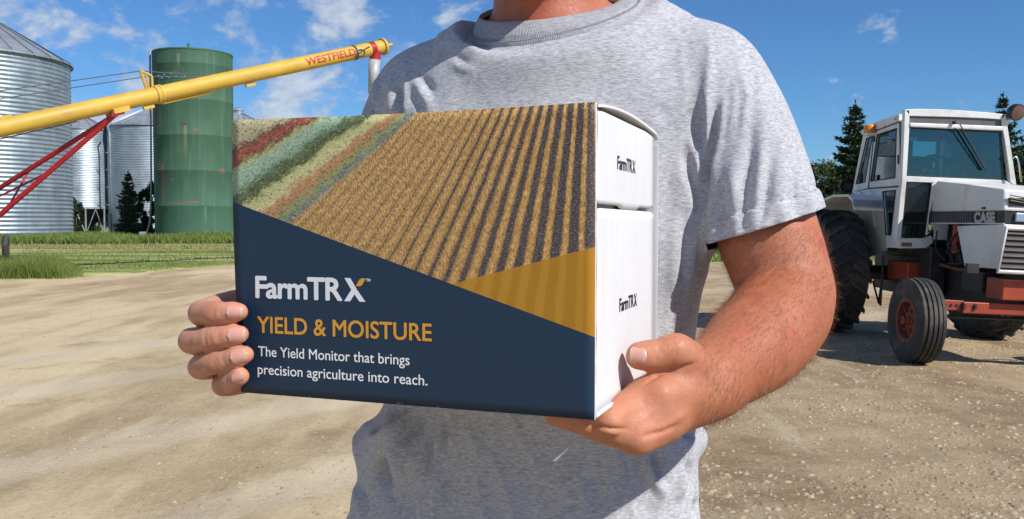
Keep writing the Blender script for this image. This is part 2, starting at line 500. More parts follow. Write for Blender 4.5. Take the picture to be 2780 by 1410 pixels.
# lawn: ragged front edge
def lawn_edge(x):
    return np.interp(x, [-80, -12.4, -10.6, -9.7, -9.0, -7.5, 0, 80], [18, 20.6, 21.2, 24.2, 27.8, 28.6, 28.6, 28.6]) + .35 * fbm(np.asarray(x) * 1.3, 3.0 + 0 * np.asarray(x), 0, 3)
lx = np.concatenate([np.linspace(-600, -40, 12), np.arange(-38, 45, .25), np.linspace(48, 700, 14)])
V = []; F = []
for x in lx:
    e = float(lawn_edge(x))
    for y, z in ((e, -.01), (e + .12, .025), (e + 3, .03), (60, .03), (180, .03), (1400, .03)): V.append((x, y, z))
for i in range(len(lx) - 1):
    for k in range(5): F.append((i * 6 + k, (i + 1) * 6 + k, (i + 1) * 6 + k + 1, i * 6 + k + 1))
def lawn_fn(q, b, out):
    oc = q.n('ShaderNodeTexCoord').outputs['Object']
    st = q.noise(q.mapping(oc, rot=(0, 0, rad(2)), scale=(.07, .6, 1)), 1.0, 5, .6); n = q.noise(oc, 1.1, 6, .75); f = q.noise(oc, 14, 4, .7)
    green = q.mix(q.sstep(n, .35, .65), (.12, .17, .028), (.22, .27, .06))
    c = q.mix(q.sstep(st, .46, .60), green, (.46, .43, .19))
    c = q.mix(q.m('MULTIPLY', q.sstep(q.noise(q.mapping(oc, loc=(9, 9, 0), scale=(.3, 1, 1)), 1.2, 4, .7), .55, .66), .6), c, (.43, .37, .22))
    c = q.mix(q.m('MULTIPLY', q.sstep(f, .5, .7), .4), c, (.06, .09, .02))
    q.put(b.inputs['Base Color'], c); b.inputs['Roughness'].default_value = .9; b.inputs['Specular IOR Level'].default_value = .15
    q.put(b.inputs['Normal'], q.bump(q.m('ADD', f, n), .8, .06))
M_lawn = material('mown_grass', lawn_fn)
tag(mesh_np('lawn', V, np.array(F), M_lawn), 'mown lawn with strips of dry cut grass', kind='structure')

def leafmat(name, a, b2, scale=3.0, trans=.25):
    def fn(q, b, out):
        oc = q.n('ShaderNodeTexCoord').outputs['Object']; gi = q.n('ShaderNodeNewGeometry')
        n = q.noise(oc, scale, 4, .7); r_ = gi.outputs['Random Per Island']
        c = q.mix(q.m('ADD', q.m('MULTIPLY', n, .6), q.m('MULTIPLY', r_, .4)), a, b2)
        q.put(b.inputs['Base Color'], c); b.inputs['Roughness'].default_value = .65; b.inputs['Specular IOR Level'].default_value = .25
        tr = q.n('ShaderNodeBsdfTranslucent'); q.put(tr.inputs[0], q.mix(1.0, c, (1.0, 1.2, .5), 'MULTIPLY')); mx = q.n('ShaderNodeMixShader'); mx.inputs[0].default_value = trans
        q.t.links.new(b.outputs[0], mx.inputs[1]); q.t.links.new(tr.outputs[0], mx.inputs[2]); q.t.links.new(mx.outputs[0], out.inputs[0])
    return material(name, fn)
M_grass = leafmat('tall_grass_blades', (.10, .155, .028), (.30, .35, .10), .8)
M_straw = leafmat('dry_grass_blades', (.26, .22, .10), (.46, .40, .23), .8)

def blades(name, label, cx, cy, hgt, mat_, width=.02, seed=1):
    r = np.random.default_rng(seed); n = len(cx)
    a = r.uniform(0, 2 * np.pi, n); ln_ = r.normal(0, .42, (n, 2)) * hgt[:, None]
    w = width * r.uniform(.6, 1.3, n); dx, dy = np.cos(a) * w, np.sin(a) * w
    z0 = ground_z(cx, cy) - .02
    b0 = np.stack([cx - dx, cy - dy, z0], 1); b1 = np.stack([cx + dx, cy + dy, z0], 1)
    m0 = np.stack([cx - dx * .7 + ln_[:, 0] * .35, cy - dy * .7 + ln_[:, 1] * .35, z0 + hgt * .6], 1); m1 = np.stack([cx + dx * .7 + ln_[:, 0] * .35, cy + dy * .7 + ln_[:, 1] * .35, z0 + hgt * .6], 1)
    tp = np.stack([cx + ln_[:, 0], cy + ln_[:, 1], z0 + hgt], 1); tp2 = tp + np.stack([dx, dy, 0 * dx], 1) * .15
    V = np.stack([b0, b1, m1, m0, tp2, tp], 1).reshape(-1, 3); k = np.arange(n)[:, None] * 6
    F = np.concatenate([k + np.array([[0, 1, 2, 3]]), k + np.array([[3, 2, 4, 5]])])
    return tag(mesh_np(name, V, F, mat_), label, kind='stuff')
r = np.random.default_rng(11)
def scatter(px0, px1, D0, D1, n):
    D = r.uniform(D0, D1, n); px = r.uniform(px0, px1, n); return (px - 1390) / FPX * D, D
# tall growth round the bins and the green tank
x1, y1 = scatter(-80, 720, 47.5, 60, 44000); h1 = np.clip(.50 + .30 * fbm(x1 * .35, y1 * .2, 0, 3), .15, 1) * r.uniform(.6, 1.15, len(x1)) * 1.15
kp = ((x1 > -22) | (y1 > 49)) & (y1 > 49.5 + 2.5 * np.clip((x1 + 23) / 6, 0, 1) + .8 * fbm(x1 * .8, x1 * 0, 0, 2))
blades('tall_grass', 'tall green grass at the foot of the bins and the green tank', x1[kp], y1[kp], h1[kp], M_grass, .026, 2)
# clump at the left edge of the yard
x2, y2 = scatter(-140, 225, 20.6, 26, 30000); e2 = lawn_edge(x2); ed = 1 - np.clip((x2 / y2 * FPX + 1390 - 150) / 75, 0, 1)
kp = (y2 > e2 + .05) & (y2 < e2 + 4.2) & (r.uniform(0, 1, len(x2)) < .25 + .75 * ed)
h2 = np.clip(.42 + .25 * fbm(x2 * .7, y2 * .7, 4, 3), .12, 1) * r.uniform(.55, 1.15, len(x2)) * (.25 + .75 * ed)
blades('tall_grass', 'tall green grass clump at the left edge of the dirt yard', x2[kp], y2[kp], h2[kp], M_grass, .008, 3)
x3, y3 = scatter(60, 760, 24, 50, 9000); kp = y3 > lawn_edge(x3) + .05
blades('short_grass', 'short mown grass tufts over the lawn', x3[kp], y3[kp], r.uniform(.05, .14, kp.sum()), M_grass, .02, 4)
x4, y4 = scatter(-50, 760, 42, 50, 7000)
blades('cut_straw', 'dry straw lying along the uncut grass', x4, y4, r.uniform(.04, .16, len(x4)), M_straw, .03, 5)
x5, y5 = scatter(1850, 3000, 28, 46, 9000); kp = y5 > lawn_edge(x5) + .1
blades('short_grass', 'short grass tufts behind the tractor', x5[kp], y5[kp], r.uniform(.08, .3, kp.sum()), M_grass, .02, 6)

# gravel and clods in the near yard
def stones(name, label, n, mat_, px0, px1, y0, y1, s0, s1, seed, flat=.6, bias=1.6, xmin=None):
    r = np.random.default_rng(seed)
    D = y0 + (y1 - y0) * r.uniform(0, 1, n) ** bias; x = (r.uniform(px0, px1, n) - 1390) / FPX * D
    clump = fbm(x * .9, D * .9, 5, 3); kp = r.uniform(-.5, .5, n) < clump * 1.3 + .02; D, x = D[kp], x[kp]; n = len(x)
    o = np.array([[1, 0, 0], [.3, .95, 0], [-.8, .6, 0], [-.8, -.6, 0], [.3, -.95, 0], [.45, .3, .8], [-.5, .1, .8], [.1, -.45, .85]], float)
    fc = [(0, 1, 5), (1, 2, 6), (1, 6, 5), (2, 3, 6), (3, 4, 7), (3, 7, 6), (4, 0, 5), (4, 5, 7), (5, 6, 7)]
    s_ = s0 + (s1 - s0) * r.uniform(0, 1, n) ** 4.5
    v = o[None] * (1 + r.normal(0, .18, (n, 8, 3))) * s_[:, None, None]; v[:, :, 2] *= flat
    a = r.uniform(0, 6.28, n); ca, sa = np.cos(a)[:, None], np.sin(a)[:, None]
    X = v[:, :, 0] * ca - v[:, :, 1] * sa * .8; Y = v[:, :, 0] * sa + v[:, :, 1] * ca * .8
    z = ground_z(x, D)[:, None] + v[:, :, 2] - s_[:, None] * .10
    V = np.stack([X + x[:, None], Y + D[:, None], z], 2).reshape(-1, 3)
    F = (np.arange(n)[:, None, None] * 8 + np.array(fc)[None]).reshape(-1, 3)
    return tag(mesh_np(name, V, F, mat_), label, kind='stuff')
def stonemat(name, a, b2):
    def fn(q, b, out):
        ri_ = q.n('ShaderNodeNewGeometry').outputs['Random Per Island']; oc = q.n('ShaderNodeTexCoord').outputs['Object']
        q.put(b.inputs['Base Color'], q.mix(q.m('ADD', q.m('MULTIPLY', ri_, .8), q.m('MULTIPLY', q.noise(oc, 60, 3, .6), .2)), a, b2)); b.inputs['Roughness'].default_value = .85
    return material(name, fn)
M_peb = stonemat('pale_pebbles', (.25, .18, .115), (.48, .38, .265)); M_clod = stonemat('dirt_clods', (.24, .17, .105), (.50, .38, .245))
stones('gravel', 'pale gravel scattered on the right of the yard', 11000, M_peb, 1650, 2900, 3.6, 15, .0022, .030, 1)
stones('gravel', 'sparse pale gravel on the packed left of the yard', 2600, M_peb, -50, 1050, 3.6, 15, .0024, .020, 2)
stones('dirt_clods', 'loose clods of dirt on the right of the yard', 16000, M_clod, 1650, 2900, 3.6, 16, .004, .026, 3, .5)
stones('dirt_clods', 'small clods of dirt on the left of the yard', 6500, M_clod, -50, 1050, 3.6, 16, .003, .018, 4, .5)
# ------------------------------------------------------------------ the printed carton
BW, BD, BH = 0.345, 0.250, 0.2529
BOXROT = Matrix.Rotation(-0.35645, 3, 'Z') @ Matrix.Rotation(-0.00631, 3, 'X') @ Matrix.Rotation(-0.00186, 3, 'Y')
BOXLOC = np.array([-0.25630661, 0.83038032, 1.25962152 - 1.42 + H])
carton = tag(empty('carton', tuple(BOXLOC), tuple(BOXROT.to_euler())), 'large carton with a printed field picture and navy front held in both hands', 'box')
def card_fn(base, amt):
    def fn(q, b, out):
        oc = q.n('ShaderNodeTexCoord').outputs['Object']; s_ = q.sep(oc)
        w = q.n('ShaderNodeTexWave', wave_type='BANDS', bands_direction='Y'); q.put(w.inputs[0], oc); w.inputs['Scale'].default_value = 52; w.inputs['Distortion'].default_value = 0.6; w.inputs['Detail'].default_value = 2; w.inputs['Detail Scale'].default_value = .4
        n = q.noise(q.mapping(oc, scale=(1, 1, .12)), 95, 4, .6); n2 = q.noise(oc, 14, 4, .6)
        f = q.m('MULTIPLY', w.outputs[1], q.lin(n, .35, .7, .15, 1.0))
        c = q.mix(q.m('MULTIPLY', f, amt), base, tuple(x * .84 for x in base))
        c = q.mix(q.m('MULTIPLY', q.sstep(n2, .5, .8), .08), c, (.60, .56, .50))
        q.put(b.inputs['Base Color'], c); b.inputs['Roughness'].default_value = .55; b.inputs['Specular IOR Level'].default_value = .35
        q.put(b.inputs['Normal'], q.bump(q.m('ADD', f, q.m('MULTIPLY', n2, 4.0)), .35, .0007))
    return fn
M_card = material('white_corrugated_card', card_fn((.72, .72, .72), .75))
M_kraft = simple('brown_card_core', (.20, .085, .055), .9, var=.35, vscale=80, bump=.5, bscale=300)
M_cardin = simple('card_inside', (.50, .50, .49), .8, var=.1)

def print_fn(q, b, out):
    """the printed front: navy field, amber wedge, photograph of crop rows and a yield map (flat print)"""
    oc = q.n('ShaderNodeTexCoord').outputs['Object']; s_ = q.sep(oc)
    u = q.m('MULTIPLY', s_[0], 1000.0); v = q.m('MULTIPLY', s_[2], 1000.0)       # millimetres
    uvv = q.comb(u, v, 0.0)
    VU, VV = 340.7, 410.8
    # ---- crop rows fanning out from a vanishing point above the panel
    dv = q.m('SUBTRACT', VV, v); du = q.m('SUBTRACT', VU, u); sl_ = q.m('DIVIDE', du, dv)
    wob = q.m('MULTIPLY', q.m('SUBTRACT', q.noise(uvv, .055, 3, .6), .5), .012)
    rr_ = q.m('DIVIDE', q.m('ADD', sl_, q.m('ADD', wob, -.029)), .0525)
    fr = q.m('ABSOLUTE', q.m('SUBTRACT', q.m('FRACT', rr_), .5))                 # .5 on a row, 0 between rows
    edge = q.m('MULTIPLY', q.m('SUBTRACT', q.noise(q.mapping(uvv, scale=(1, .7, 1)), .75, 4, .7), .5), .34)
    wid = q.lin(sl_, 0.05, 0.70, .315, .02)                                      # rows close up towards the left
    row_ = q.sstep(q.m('ADD', fr, edge), q.m('SUBTRACT', wid, .07), q.m('ADD', wid, .07))
    stalk = q.noise(q.mapping(uvv, rot=(0, 0, rad(12)), scale=(1.0, .42, 1)), .75, 5, .85)
    stalk2 = q.noise(q.mapping(uvv, loc=(50, 9, 0), rot=(0, 0, rad(-24)), scale=(1.0, .42, 1)), .58, 5, .85)
    gold = q.ramp(q.m('MULTIPLY_ADD', stalk2, .45, q.m('MULTIPLY', stalk, .55)), [(.36, (.08, .038, .012)), (.43, (.30, .145, .035)), (.49, (.56, .31, .085)), (.55, (.72, .46, .18)), (.62, (.86, .70, .48))])
    patch_ = q.noise(uvv, .06, 4, .7); gold = q.mix(q.m('MULTIPLY', q.sstep(patch_, .45, .62), .45), gold, q.mix(1.0, gold, (.55, .48, .40), 'MULTIPLY'))
    gold = q.mix(q.lin(sl_, .25, .8, .0, .55), gold, q.ramp(stalk, [(.38, (.06, .032, .010)), (.47, (.34, .19, .055)), (.58, (.74, .51, .25))]))
    gold = q.mix(q.m('MULTIPLY', q.sstep(fr, .48, .18), q.lin(sl_, .3, .8, 1.0, .35)), gold, q.mix(1.0, gold, (.62, .58, .58), 'MULTIPLY'))
    soiln = q.noise(q.mapping(uvv, rot=(0, 0, rad(20)), scale=(.55, 1.2, 1)), .85, 5, .88)
    soil = q.ramp(soiln, [(.40, (.012, .009, .008)), (.49, (.060, .046, .042)), (.56, (.15, .12, .115)), (.64, (.36, .31, .29))])
    c = q.mix(row_, soil, gold)
    weed = q.m('MULTIPLY', q.sstep(q.vor(uvv, .020, 'F1'), .16, .05), q.sstep(q.noise(uvv, .9, 3, .7), .52, .60))
    c = q.mix(weed, c, (.42, .50, .10))
    # ---- coloured yield map, upper left; boundary runs from (187.7, 252) down to (65, 161)
    bx_, by_ = 0.803, 0.596
    dist = q.m('SUBTRACT', q.m('MULTIPLY', q.m('SUBTRACT', v, 161.2), bx_), q.m('MULTIPLY', q.m('SUBTRACT', u, 65.3), by_))   # mm left of the boundary
    along = q.m('ADD', q.m('MULTIPLY', q.m('SUBTRACT', u, 65.3), bx_), q.m('MULTIPLY', q.m('SUBTRACT', v, 161.2), by_))
    fan = q.m('DIVIDE', dist, q.lin(along, -60, 160, 1.28, .62))
    fan = q.m('ADD', fan, q.m('MULTIPLY', q.m('SUBTRACT', q.noise(uvv, .05, 5, .75), .5), 24))
    fan = q.m('ADD', fan, q.m('MULTIPLY', q.m('SUBTRACT', q.noise(q.mapping(q.comb(along, dist, 0), scale=(.2, 1, 1)), .35, 4, .75), .5), 14))
    t = q.lin(fan, 0.0, 84.0)
    mp = q.ramp(t, [(.0, (.26, .25, .28)), (.035, (.20, .24, .16)), (.11, (.30, .32, .14)), (.17, (.42, .24, .10)), (.27, (.55, .30, .15)), (.31, (.60, .57, .27)), (.40, (.54, .53, .24)), (.46, (.09, .12, .045)), (.55, (.12, .17, .08)),
                       (.62, (.30, .44, .31)), (.71, (.36, .50, .36)), (.77, (.44, .44, .20)), (.82, (.19, .09, .035)), (.87, (.42, .085, .065)), (.94, (.17, .07, .04)), (1.0, (.50, .44, .26))])
    wig = q.noise(q.mapping(uvv, rot=(0, 0, rad(-35)), scale=(.7, 1.3, 1)), .42, 3, .75, 1.8)
    mp = q.mix(q.sstep(wig, .50, .38), mp, q.mix(1.0, mp, (.30, .30, .26), 'MULTIPLY'))
    mp = q.mix(q.m('MULTIPLY', q.sstep(wig, .56, .66), .45), mp, (.72, .66, .40))
    inmap = q.sstep(q.m('ADD', dist, q.m('MULTIPLY', q.m('SUBTRACT', q.noise(uvv, .5, 3, .7), .5), 8)), -.6, .8)
    c = q.mix(inmap, c, mp)
    # ---- amber wedge, rows show faintly through it
    def below(x0, y0, x1, y1): return q.m('LESS_THAN', v, q.m('MULTIPLY_ADD', u, (y1 - y0) / (x1 - x0), y0 - x0 * (y1 - y0) / (x1 - x0)))
    amb = q.mix(q.m('MULTIPLY', row_, .5), (.40, .185, .012), (.52, .27, .030))
    amb = q.mix(q.m('MULTIPLY', q.sstep(soiln, .45, .7), .12), amb, (.30, .15, .02))
    c = q.mix(q.m('MULTIPLY', below(223.0, 107.2, 340.7, 137.9), q.m('GREATER_THAN', u, 200.0)), c, amb)
    navy = q.mix(q.noise(uvv, .02, 2, .5), (.0095, .030, .062), (.0115, .035, .071))
    c = q.mix(below(-4.1, 177.7, 340.0, 67.9), c, navy)
    # worn edges where the card core shows
    wear = q.m('MULTIPLY', q.sstep(v, 2.0, .6), q.sstep(q.noise(uvv, .11, 4, .75), .60, .66))
    c = q.mix(wear, c, (.62, .60, .57))
    q.put(b.inputs['Base Color'], c)
    q.put(b.inputs['Roughness'], q.lin(q.noise(uvv, .05, 3, .6), .3, .7, .42, .52))
    b.inputs['Specular IOR Level'].default_value = .35
    q.put(b.inputs['Normal'], q.bump(q.noise(uvv, .018, 3, .5), .25, .004))
M_print = material('printed_sleeve', print_fn)
def ink(name, c, r=.4): return simple(name, c, r, var=.03, vscale=40, spec=.35)
M_inkw = ink('white_ink', (.76, .77, .80)); M_inkw2 = ink('bright_white_ink', (.86, .87, .88)); M_inko = ink('amber_ink', (.68, .33, .035)); M_inkd = ink('dark_ink', (.020, .018, .045))

# front panel of the sleeve, slightly bowed, 3 mm card
def bow(u, v):         # forward bulge of the printed panel in metres (rest value at the fold lines)
    return -0.0016 * math.sin(math.pi * min(max(u / BW, 0), 1)) * math.sin(math.pi * min(max(v / BH, 0), 1))
nu, nv = 40, 30; V = []; F = []
def edge_left(t): return -0.0035 + 0.0070 * (1 - t) + 0.0025 * math.sin(math.pi * t) * -1
for k, dy in enumerate((0.0, 0.003)):
    for j in range(nv + 1):
        t = j / nv
        for i in range(nu + 1):
            s_ = i / nu; ul = edge_left(t); u = ul + (BW - 0.0008 - ul) * s_
            top = BH + (-0.0016 * math.sin(math.pi * s_)) + 0.0005
            V.append((u, dy + bow(u, t * BH), t * top))
def vid(k, j, i): return k * (nu + 1) * (nv + 1) + j * (nu + 1) + i
for j in range(nv):
    for i in range(nu):
        F.append((vid(0, j, i), vid(0, j, i + 1), vid(0, j + 1, i + 1), vid(0, j + 1, i)))
        F.append((vid(1, j, i), vid(1, j + 1, i), vid(1, j + 1, i + 1), vid(1, j, i + 1)))
nf = len(F)
for i in range(nu):
    F.append((vid(0, 0, i), vid(1, 0, i), vid(1, 0, i + 1), vid(0, 0, i + 1))); F.append((vid(0, nv, i), vid(0, nv, i + 1), vid(1, nv, i + 1), vid(1, nv, i)))
for j in range(nv):
    F.append((vid(0, j, 0), vid(0, j + 1, 0), vid(1, j + 1, 0), vid(1, j, 0))); F.append((vid(0, j, nu), vid(1, j, nu), vid(1, j + 1, nu), vid(0, j + 1, nu)))
fp = mesh_np('printed_front_panel', V, np.array(F), [M_print, M_card], carton)
mi = np.zeros(len(F), np.int32); mi[nf + 2 * nu + 1::2] = 1; mi[nf + 1:nf + 2 * nu:2] = 1; fp.data.polygons.foreach_set('material_index', mi)
sm_ = np.zeros(len(F), bool); sm_[:nf] = True; fp.data.polygons.foreach_set('use_smooth', sm_)

# top panel of the sleeve, arched up over the inner box and seen edge-on at the near end
prof = []
for k in range(25):
    t = k / 24; y = 0.0035 + (BD - 0.0035) * t
    z = BH - 0.001 + 0.0078 * math.sin(math.pi * min(1, t * 1.02)) ** .8 * (1 - .40 * t) - (0.004 * max(0, (t - .95) / .05) ** 2)
    prof.append((y, z))
mb = MB(); th_ = .0022
poly = [(BW, y, z) for y, z in prof] + [(BW, y, z - th_) for y, z in prof[::-1]]
n_p = len(prof)
V = []; F = []
for x in (edge_left(1), BW): V += [(x, y, z) for y, z in prof] + [(x, y, z - th_) for y, z in prof]
for i in range(n_p - 1):
    o2 = 2 * n_p
    F += [(i, i + 1, o2 + i + 1, o2 + i), (n_p + i, o2 + n_p + i, o2 + n_p + i + 1, n_p + i + 1), (i, n_p + i, n_p + i + 1, i + 1), (o2 + i, o2 + i + 1, o2 + n_p + i + 1, o2 + n_p + i)]
F += [(0, 2 * n_p, 3 * n_p, n_p), (n_p - 1, 2 * n_p - 1, 4 * n_p - 1, 3 * n_p - 1)]
tp_ = mesh_np('sleeve_top', V, F, [M_print, M_card], carton)
mi = [0] * len(F)
for i in range(n_p - 1): mi[i * 4 + 1] = mi[i * 4 + 3] = 1
tp_.data.polygons.foreach_set('material_index', mi)
mb = MB(); mb.box((BW / 2 + .001, BD / 2 + .003, .0012), (BW - .004, BD - .010, .0022)); mb.build('sleeve_bottom', M_card, carton)
mb = MB(); mb.box((BW / 2, BD - .0012, BH / 2 - .004), (BW - .001, .0022, BH - .012)); mb.build('sleeve_back', M_card, carton)
mb = MB(); mb.box((.0030, BD / 2 + .002, BH / 2 - .002), (.0022, BD - .012, BH - .010)); mb.build('far_end_flap', M_card, carton)

# near end: upper and lower flap of the inner box, bowed card edges behind the front panel
XE = BW - .0035
def flap(name, z0, z1, y0, y1, tab=None):
    ny, nz = 14, 20; V = []; F = []
    def shape(s_, t):
        y = y0 + (y1 - y0) * s_; z = z0 + (z1 - z0) * t
        y += 0.0028 * math.sin(math.pi * t) * (1 - s_)
        r_ = .0025; cy_ = min(s_, 1 - s_) * (y1 - y0); cz = (1 - t) * (z1 - z0) if tab is None else t * (z1 - z0)
        if tab is not None and t == 0 and tab[0] < s_ < tab[1]: z -= .0035
        if cy_ < r_ and cz < r_:
            z += (-1 if tab is None else 1) * (r_ - math.sqrt(max(0, r_ * r_ - (r_ - cy_) ** 2))) * (1 - cz / r_)
        x = XE + 0.0008 * math.sin(math.pi * s_) * math.sin(math.pi * t)
        return x, y, z
    for dx in (0.0, -0.0022):
        for j in range(nz + 1):
            for i in range(ny + 1):
                x, y, z = shape(i / ny, j / nz); V.append((x + dx, y, z))
    def vd(k, j, i): return k * (ny + 1) * (nz + 1) + j * (ny + 1) + i
    for j in range(nz):
        for i in range(ny):
            F.append((vd(0, j, i), vd(0, j, i + 1), vd(0, j + 1, i + 1), vd(0, j + 1, i))); F.append((vd(1, j, i), vd(1, j + 1, i), vd(1, j + 1, i + 1), vd(1, j, i + 1)))
    nf = len(F)
    for i in range(ny): F += [(vd(0, 0, i), vd(1, 0, i), vd(1, 0, i + 1), vd(0, 0, i + 1)), (vd(0, nz, i), vd(0, nz, i + 1), vd(1, nz, i + 1), vd(1, nz, i))]
    for j in range(nz): F += [(vd(0, j, 0), vd(0, j + 1, 0), vd(1, j + 1, 0), vd(1, j, 0)), (vd(0, j, ny), vd(1, j, ny), vd(1, j + 1, ny), vd(0, j + 1, ny))]
    o = mesh_np('end_flap', V, F, [M_card, M_kraft], carton)
    mi = [0] * len(F)
    for k in range(nf + 2 * ny, len(F), 2): mi[k] = 1
    o.data.polygons.foreach_set('material_index', mi)
    sm_ = np.zeros(len(F), bool); sm_[:nf] = True; o.data.polygons.foreach_set('use_smooth', sm_)
    return o
fl_up = flap('up', .1735, BH - .0030, .0040, BD - .0085, tab=(.42, .70)); fl_up['label'] = 'upper white end flap with a small tab'
fl_lo = flap('', .0012, .1700, .0060, BD - .0070); fl_lo['label'] = 'lower white end flap'
mb = MB(); mb.box((XE - .008, BD / 2, BH / 2 - .002), (.0022, BD - .014, BH - .014)); mb.build('inner_box_end', M_cardin, carton)
# layers of brown and white card behind the front panel, their edges wavy
for k, (y_, m_, x_) in enumerate(((.0032, M_cardin, .0010), (.0046, M_kraft, .0022), (.0064, M_card, .0030))):
    mb = MB(); zs = np.linspace(.003, BH - .005, 40); pl_ = [(BW - x_ + .0012 * vnoise(z * 30 + k * 7, k, .5), y_ + .0006 * float(vnoise(z * 60, k * 3, 1.0)), z) for z in zs]
    V = []; F = []
    for i, (x, y, z) in enumerate(pl_): x = float(x); V += [(x, y, z), (x, y + .0013, z), (x - .03, y + .0013, z), (x - .03, y, z)]
    for i in range(39):
        a = i * 4; F += [(a, a + 1, a + 5, a + 4), (a + 1, a + 2, a + 6, a + 5), (a, a + 4, a + 7, a + 3)]
    mesh_np('card_layer', V, F, m_, carton)
# far-side strip of the sleeve that sticks out past the flaps
mb = MB(); mb.box((BW - .006, BD - .0032, BH / 2 - .006), (.0125, .0018, BH - .014)); mb.build('sleeve_edge', M_card, carton)

# ---- lettering
def text_geo(body, bold=0.0, spacing=1.0, cuts=0):
    cu = bpy.data.curves.new('t', 'FONT'); cu.body = body; cu.offset = bold; cu.resolution_u = 5; cu.space_character = spacing
    o = bpy.data.objects.new('t', cu); COL.objects.link(o)
    dg = bpy.context.evaluated_depsgraph_get(); oe = o.evaluated_get(dg); m_ = oe.to_mesh()
    if cuts:
        b2 = bmesh.new(); b2.from_mesh(m_)
        for k in range(1, cuts): bmesh.ops.bisect_plane(b2, geom=b2.verts[:] + b2.edges[:] + b2.faces[:], plane_co=(0, .72 * k / cuts, 0), plane_no=(0, 1, 0))
        b2.verts.index_update(); v = np.array([tuple(p.co) for p in b2.verts]); f = [tuple(q_.index for q_ in p.verts) for p in b2.faces]; b2.free()
    else: v = np.array([tuple(p.co) for p in m_.vertices]); f = [tuple(p.vertices) for p in m_.polygons]
    oe.to_mesh_clear(); bpy.data.objects.remove(o); bpy.data.curves.remove(cu)
    return v[:, :2], f
def embolden(V, F, d, axis_u, axis_v, axis_n):
    """heavier strokes: overlaid copies, each a hair proud of the last"""
    V = np.array(V, float)
    if d <= 0: return V, F
    out = []; G_ = []; k = 0
    for (a, b_) in ((0, 0), (1, 0), (-1, 0), (0, 1), (0, -1), (.7, .7), (-.7, .7), (.7, -.7), (-.7, -.7)):
        out.append(V + np.array(axis_u) * a * d + np.array(axis_v) * b_ * d + np.array(axis_n) * k * 0.00001); G_ += [tuple(i + k * len(V) for i in f) for f in F]; k += 1
    return np.concatenate(out), G_
def lettering(name, body, u0, u1, vb, vt, mat_, face='front', bold=0.0, ref=None, spacing=1.0, lift=0.0003, parent=None):
    """body fitted so that it spans u0..u1 (mm) and its capitals stand from vb to vt (mm)"""
    v, f = text_geo(body, 0.0, spacing); rv, _ = text_geo(ref or 'H', 0.0); e_ = bold * 1000; u0 += e_; u1 -= e_; vb += e_; vt -= e_
    cap0, cap1 = rv[:, 1].min(), rv[:, 1].max(); x0, x1 = v[:, 0].min(), v[:, 0].max()
    U = (u0 + (v[:, 0] - x0) / (x1 - x0) * (u1 - u0)) / 1000; Z = (vb + (v[:, 1] - cap0) / (cap1 - cap0) * (vt - vb)) / 1000
    if face == 'front': V = [(a, bow(a, b) - lift, b) for a, b in zip(U, Z)]
    else: V = [(XE + .0008 * math.sin(math.pi * min(1, max(0, a / BD))) * math.sin(math.pi * min(1, max(0, (b - face[0]) / (face[1] - face[0])))) + lift, a, b) for a, b in zip(U, Z)]
    V, f = embolden(V, f, bold, (1, 0, 0) if face == 'front' else (0, 1, 0), (0, 0, 1), (0, -1, 0) if face == 'front' else (1, 0, 0))
    return mesh_np(name, V, f, mat_, parent or carton)
def plate(name, polys, mat_, face='front', parent=None, lift=0.0003):
    V = []; F = []
    for po in polys:
        b_ = len(V)
        for a, b2 in po:
            a /= 1000; b2 /= 1000
            V.append((a, bow(a, b2) - lift, b2) if face == 'front' else (XE + .0008 * math.sin(math.pi * a / BD) * math.sin(math.pi * min(1, max(0, (b2 - face[0]) / (face[1] - face[0])))) + lift, a, b2))
        F.append(tuple(range(b_, len(V))))
    return mesh_np(name, V, F, mat_, parent or carton)
def logo(u0, u1, vb, vt, mw, mo, face='front', parent=None, bold=.0006):
    """word mark: F a r m T R and an X whose upper right arm is a separate amber stroke"""
    w = u1 - u0; h = vt - vb
    lo = lettering('lettering', 'FarmTR', u0, u0 + w * .800, vb, vt, mw, face, bold=bold, spacing=.93, parent=parent)
    x0 = u0 + w * .815; xw = u1 - x0
    X = lambda a, b_: (x0 + a * xw, vb + b_ * h)
    plate('letter_stroke', [[X(.02, 1), X(.30, 1), X(.62, .50), X(1.0, 0), X(.72, 0), X(.34, .50)], [X(0, 0), X(.28, 0), X(.62, .50), X(.5, .62), X(.34, .50)]], mw, face, parent)
    plate('accent_stroke', [[X(.55, .66), X(.74, .66), X(.84, .70), X(1.02, 1.0), X(.86, 1.0), X(.74, .96)]], mo, face, parent, .00036)
    return lo
logo(20.9, 137.0, 88.8, 109.4, M_inkw, M_inko, bold=.00085)
lettering('trademark_sign', 'TM', 137.8, 142.2, 106.6, 109.2, M_inkw, bold=.0001)
lettering('lettering', 'YIELD & MOISTURE', 22.6, 201.0, 56.8, 72.0, M_inko, bold=.00035, spacing=1.0)
lettering('lettering', 'The Yield Monitor that brings', 23.4, 179.6, 35.2, 44.4, M_inkw2, bold=.00008)
lettering('lettering', 'precision agriculture into reach.', 22.6, 196.4, 18.5, 27.7, M_inkw2, bold=.00008)
logo(79.5, 151.5, 205.2, 217.3, M_inkd, M_inko, (.1735, BH - .003), fl_up, .0004); logo(89.5, 161.0, 78.6, 90.8, M_inkd, M_inko, (.0012, .170), fl_lo, .0004)
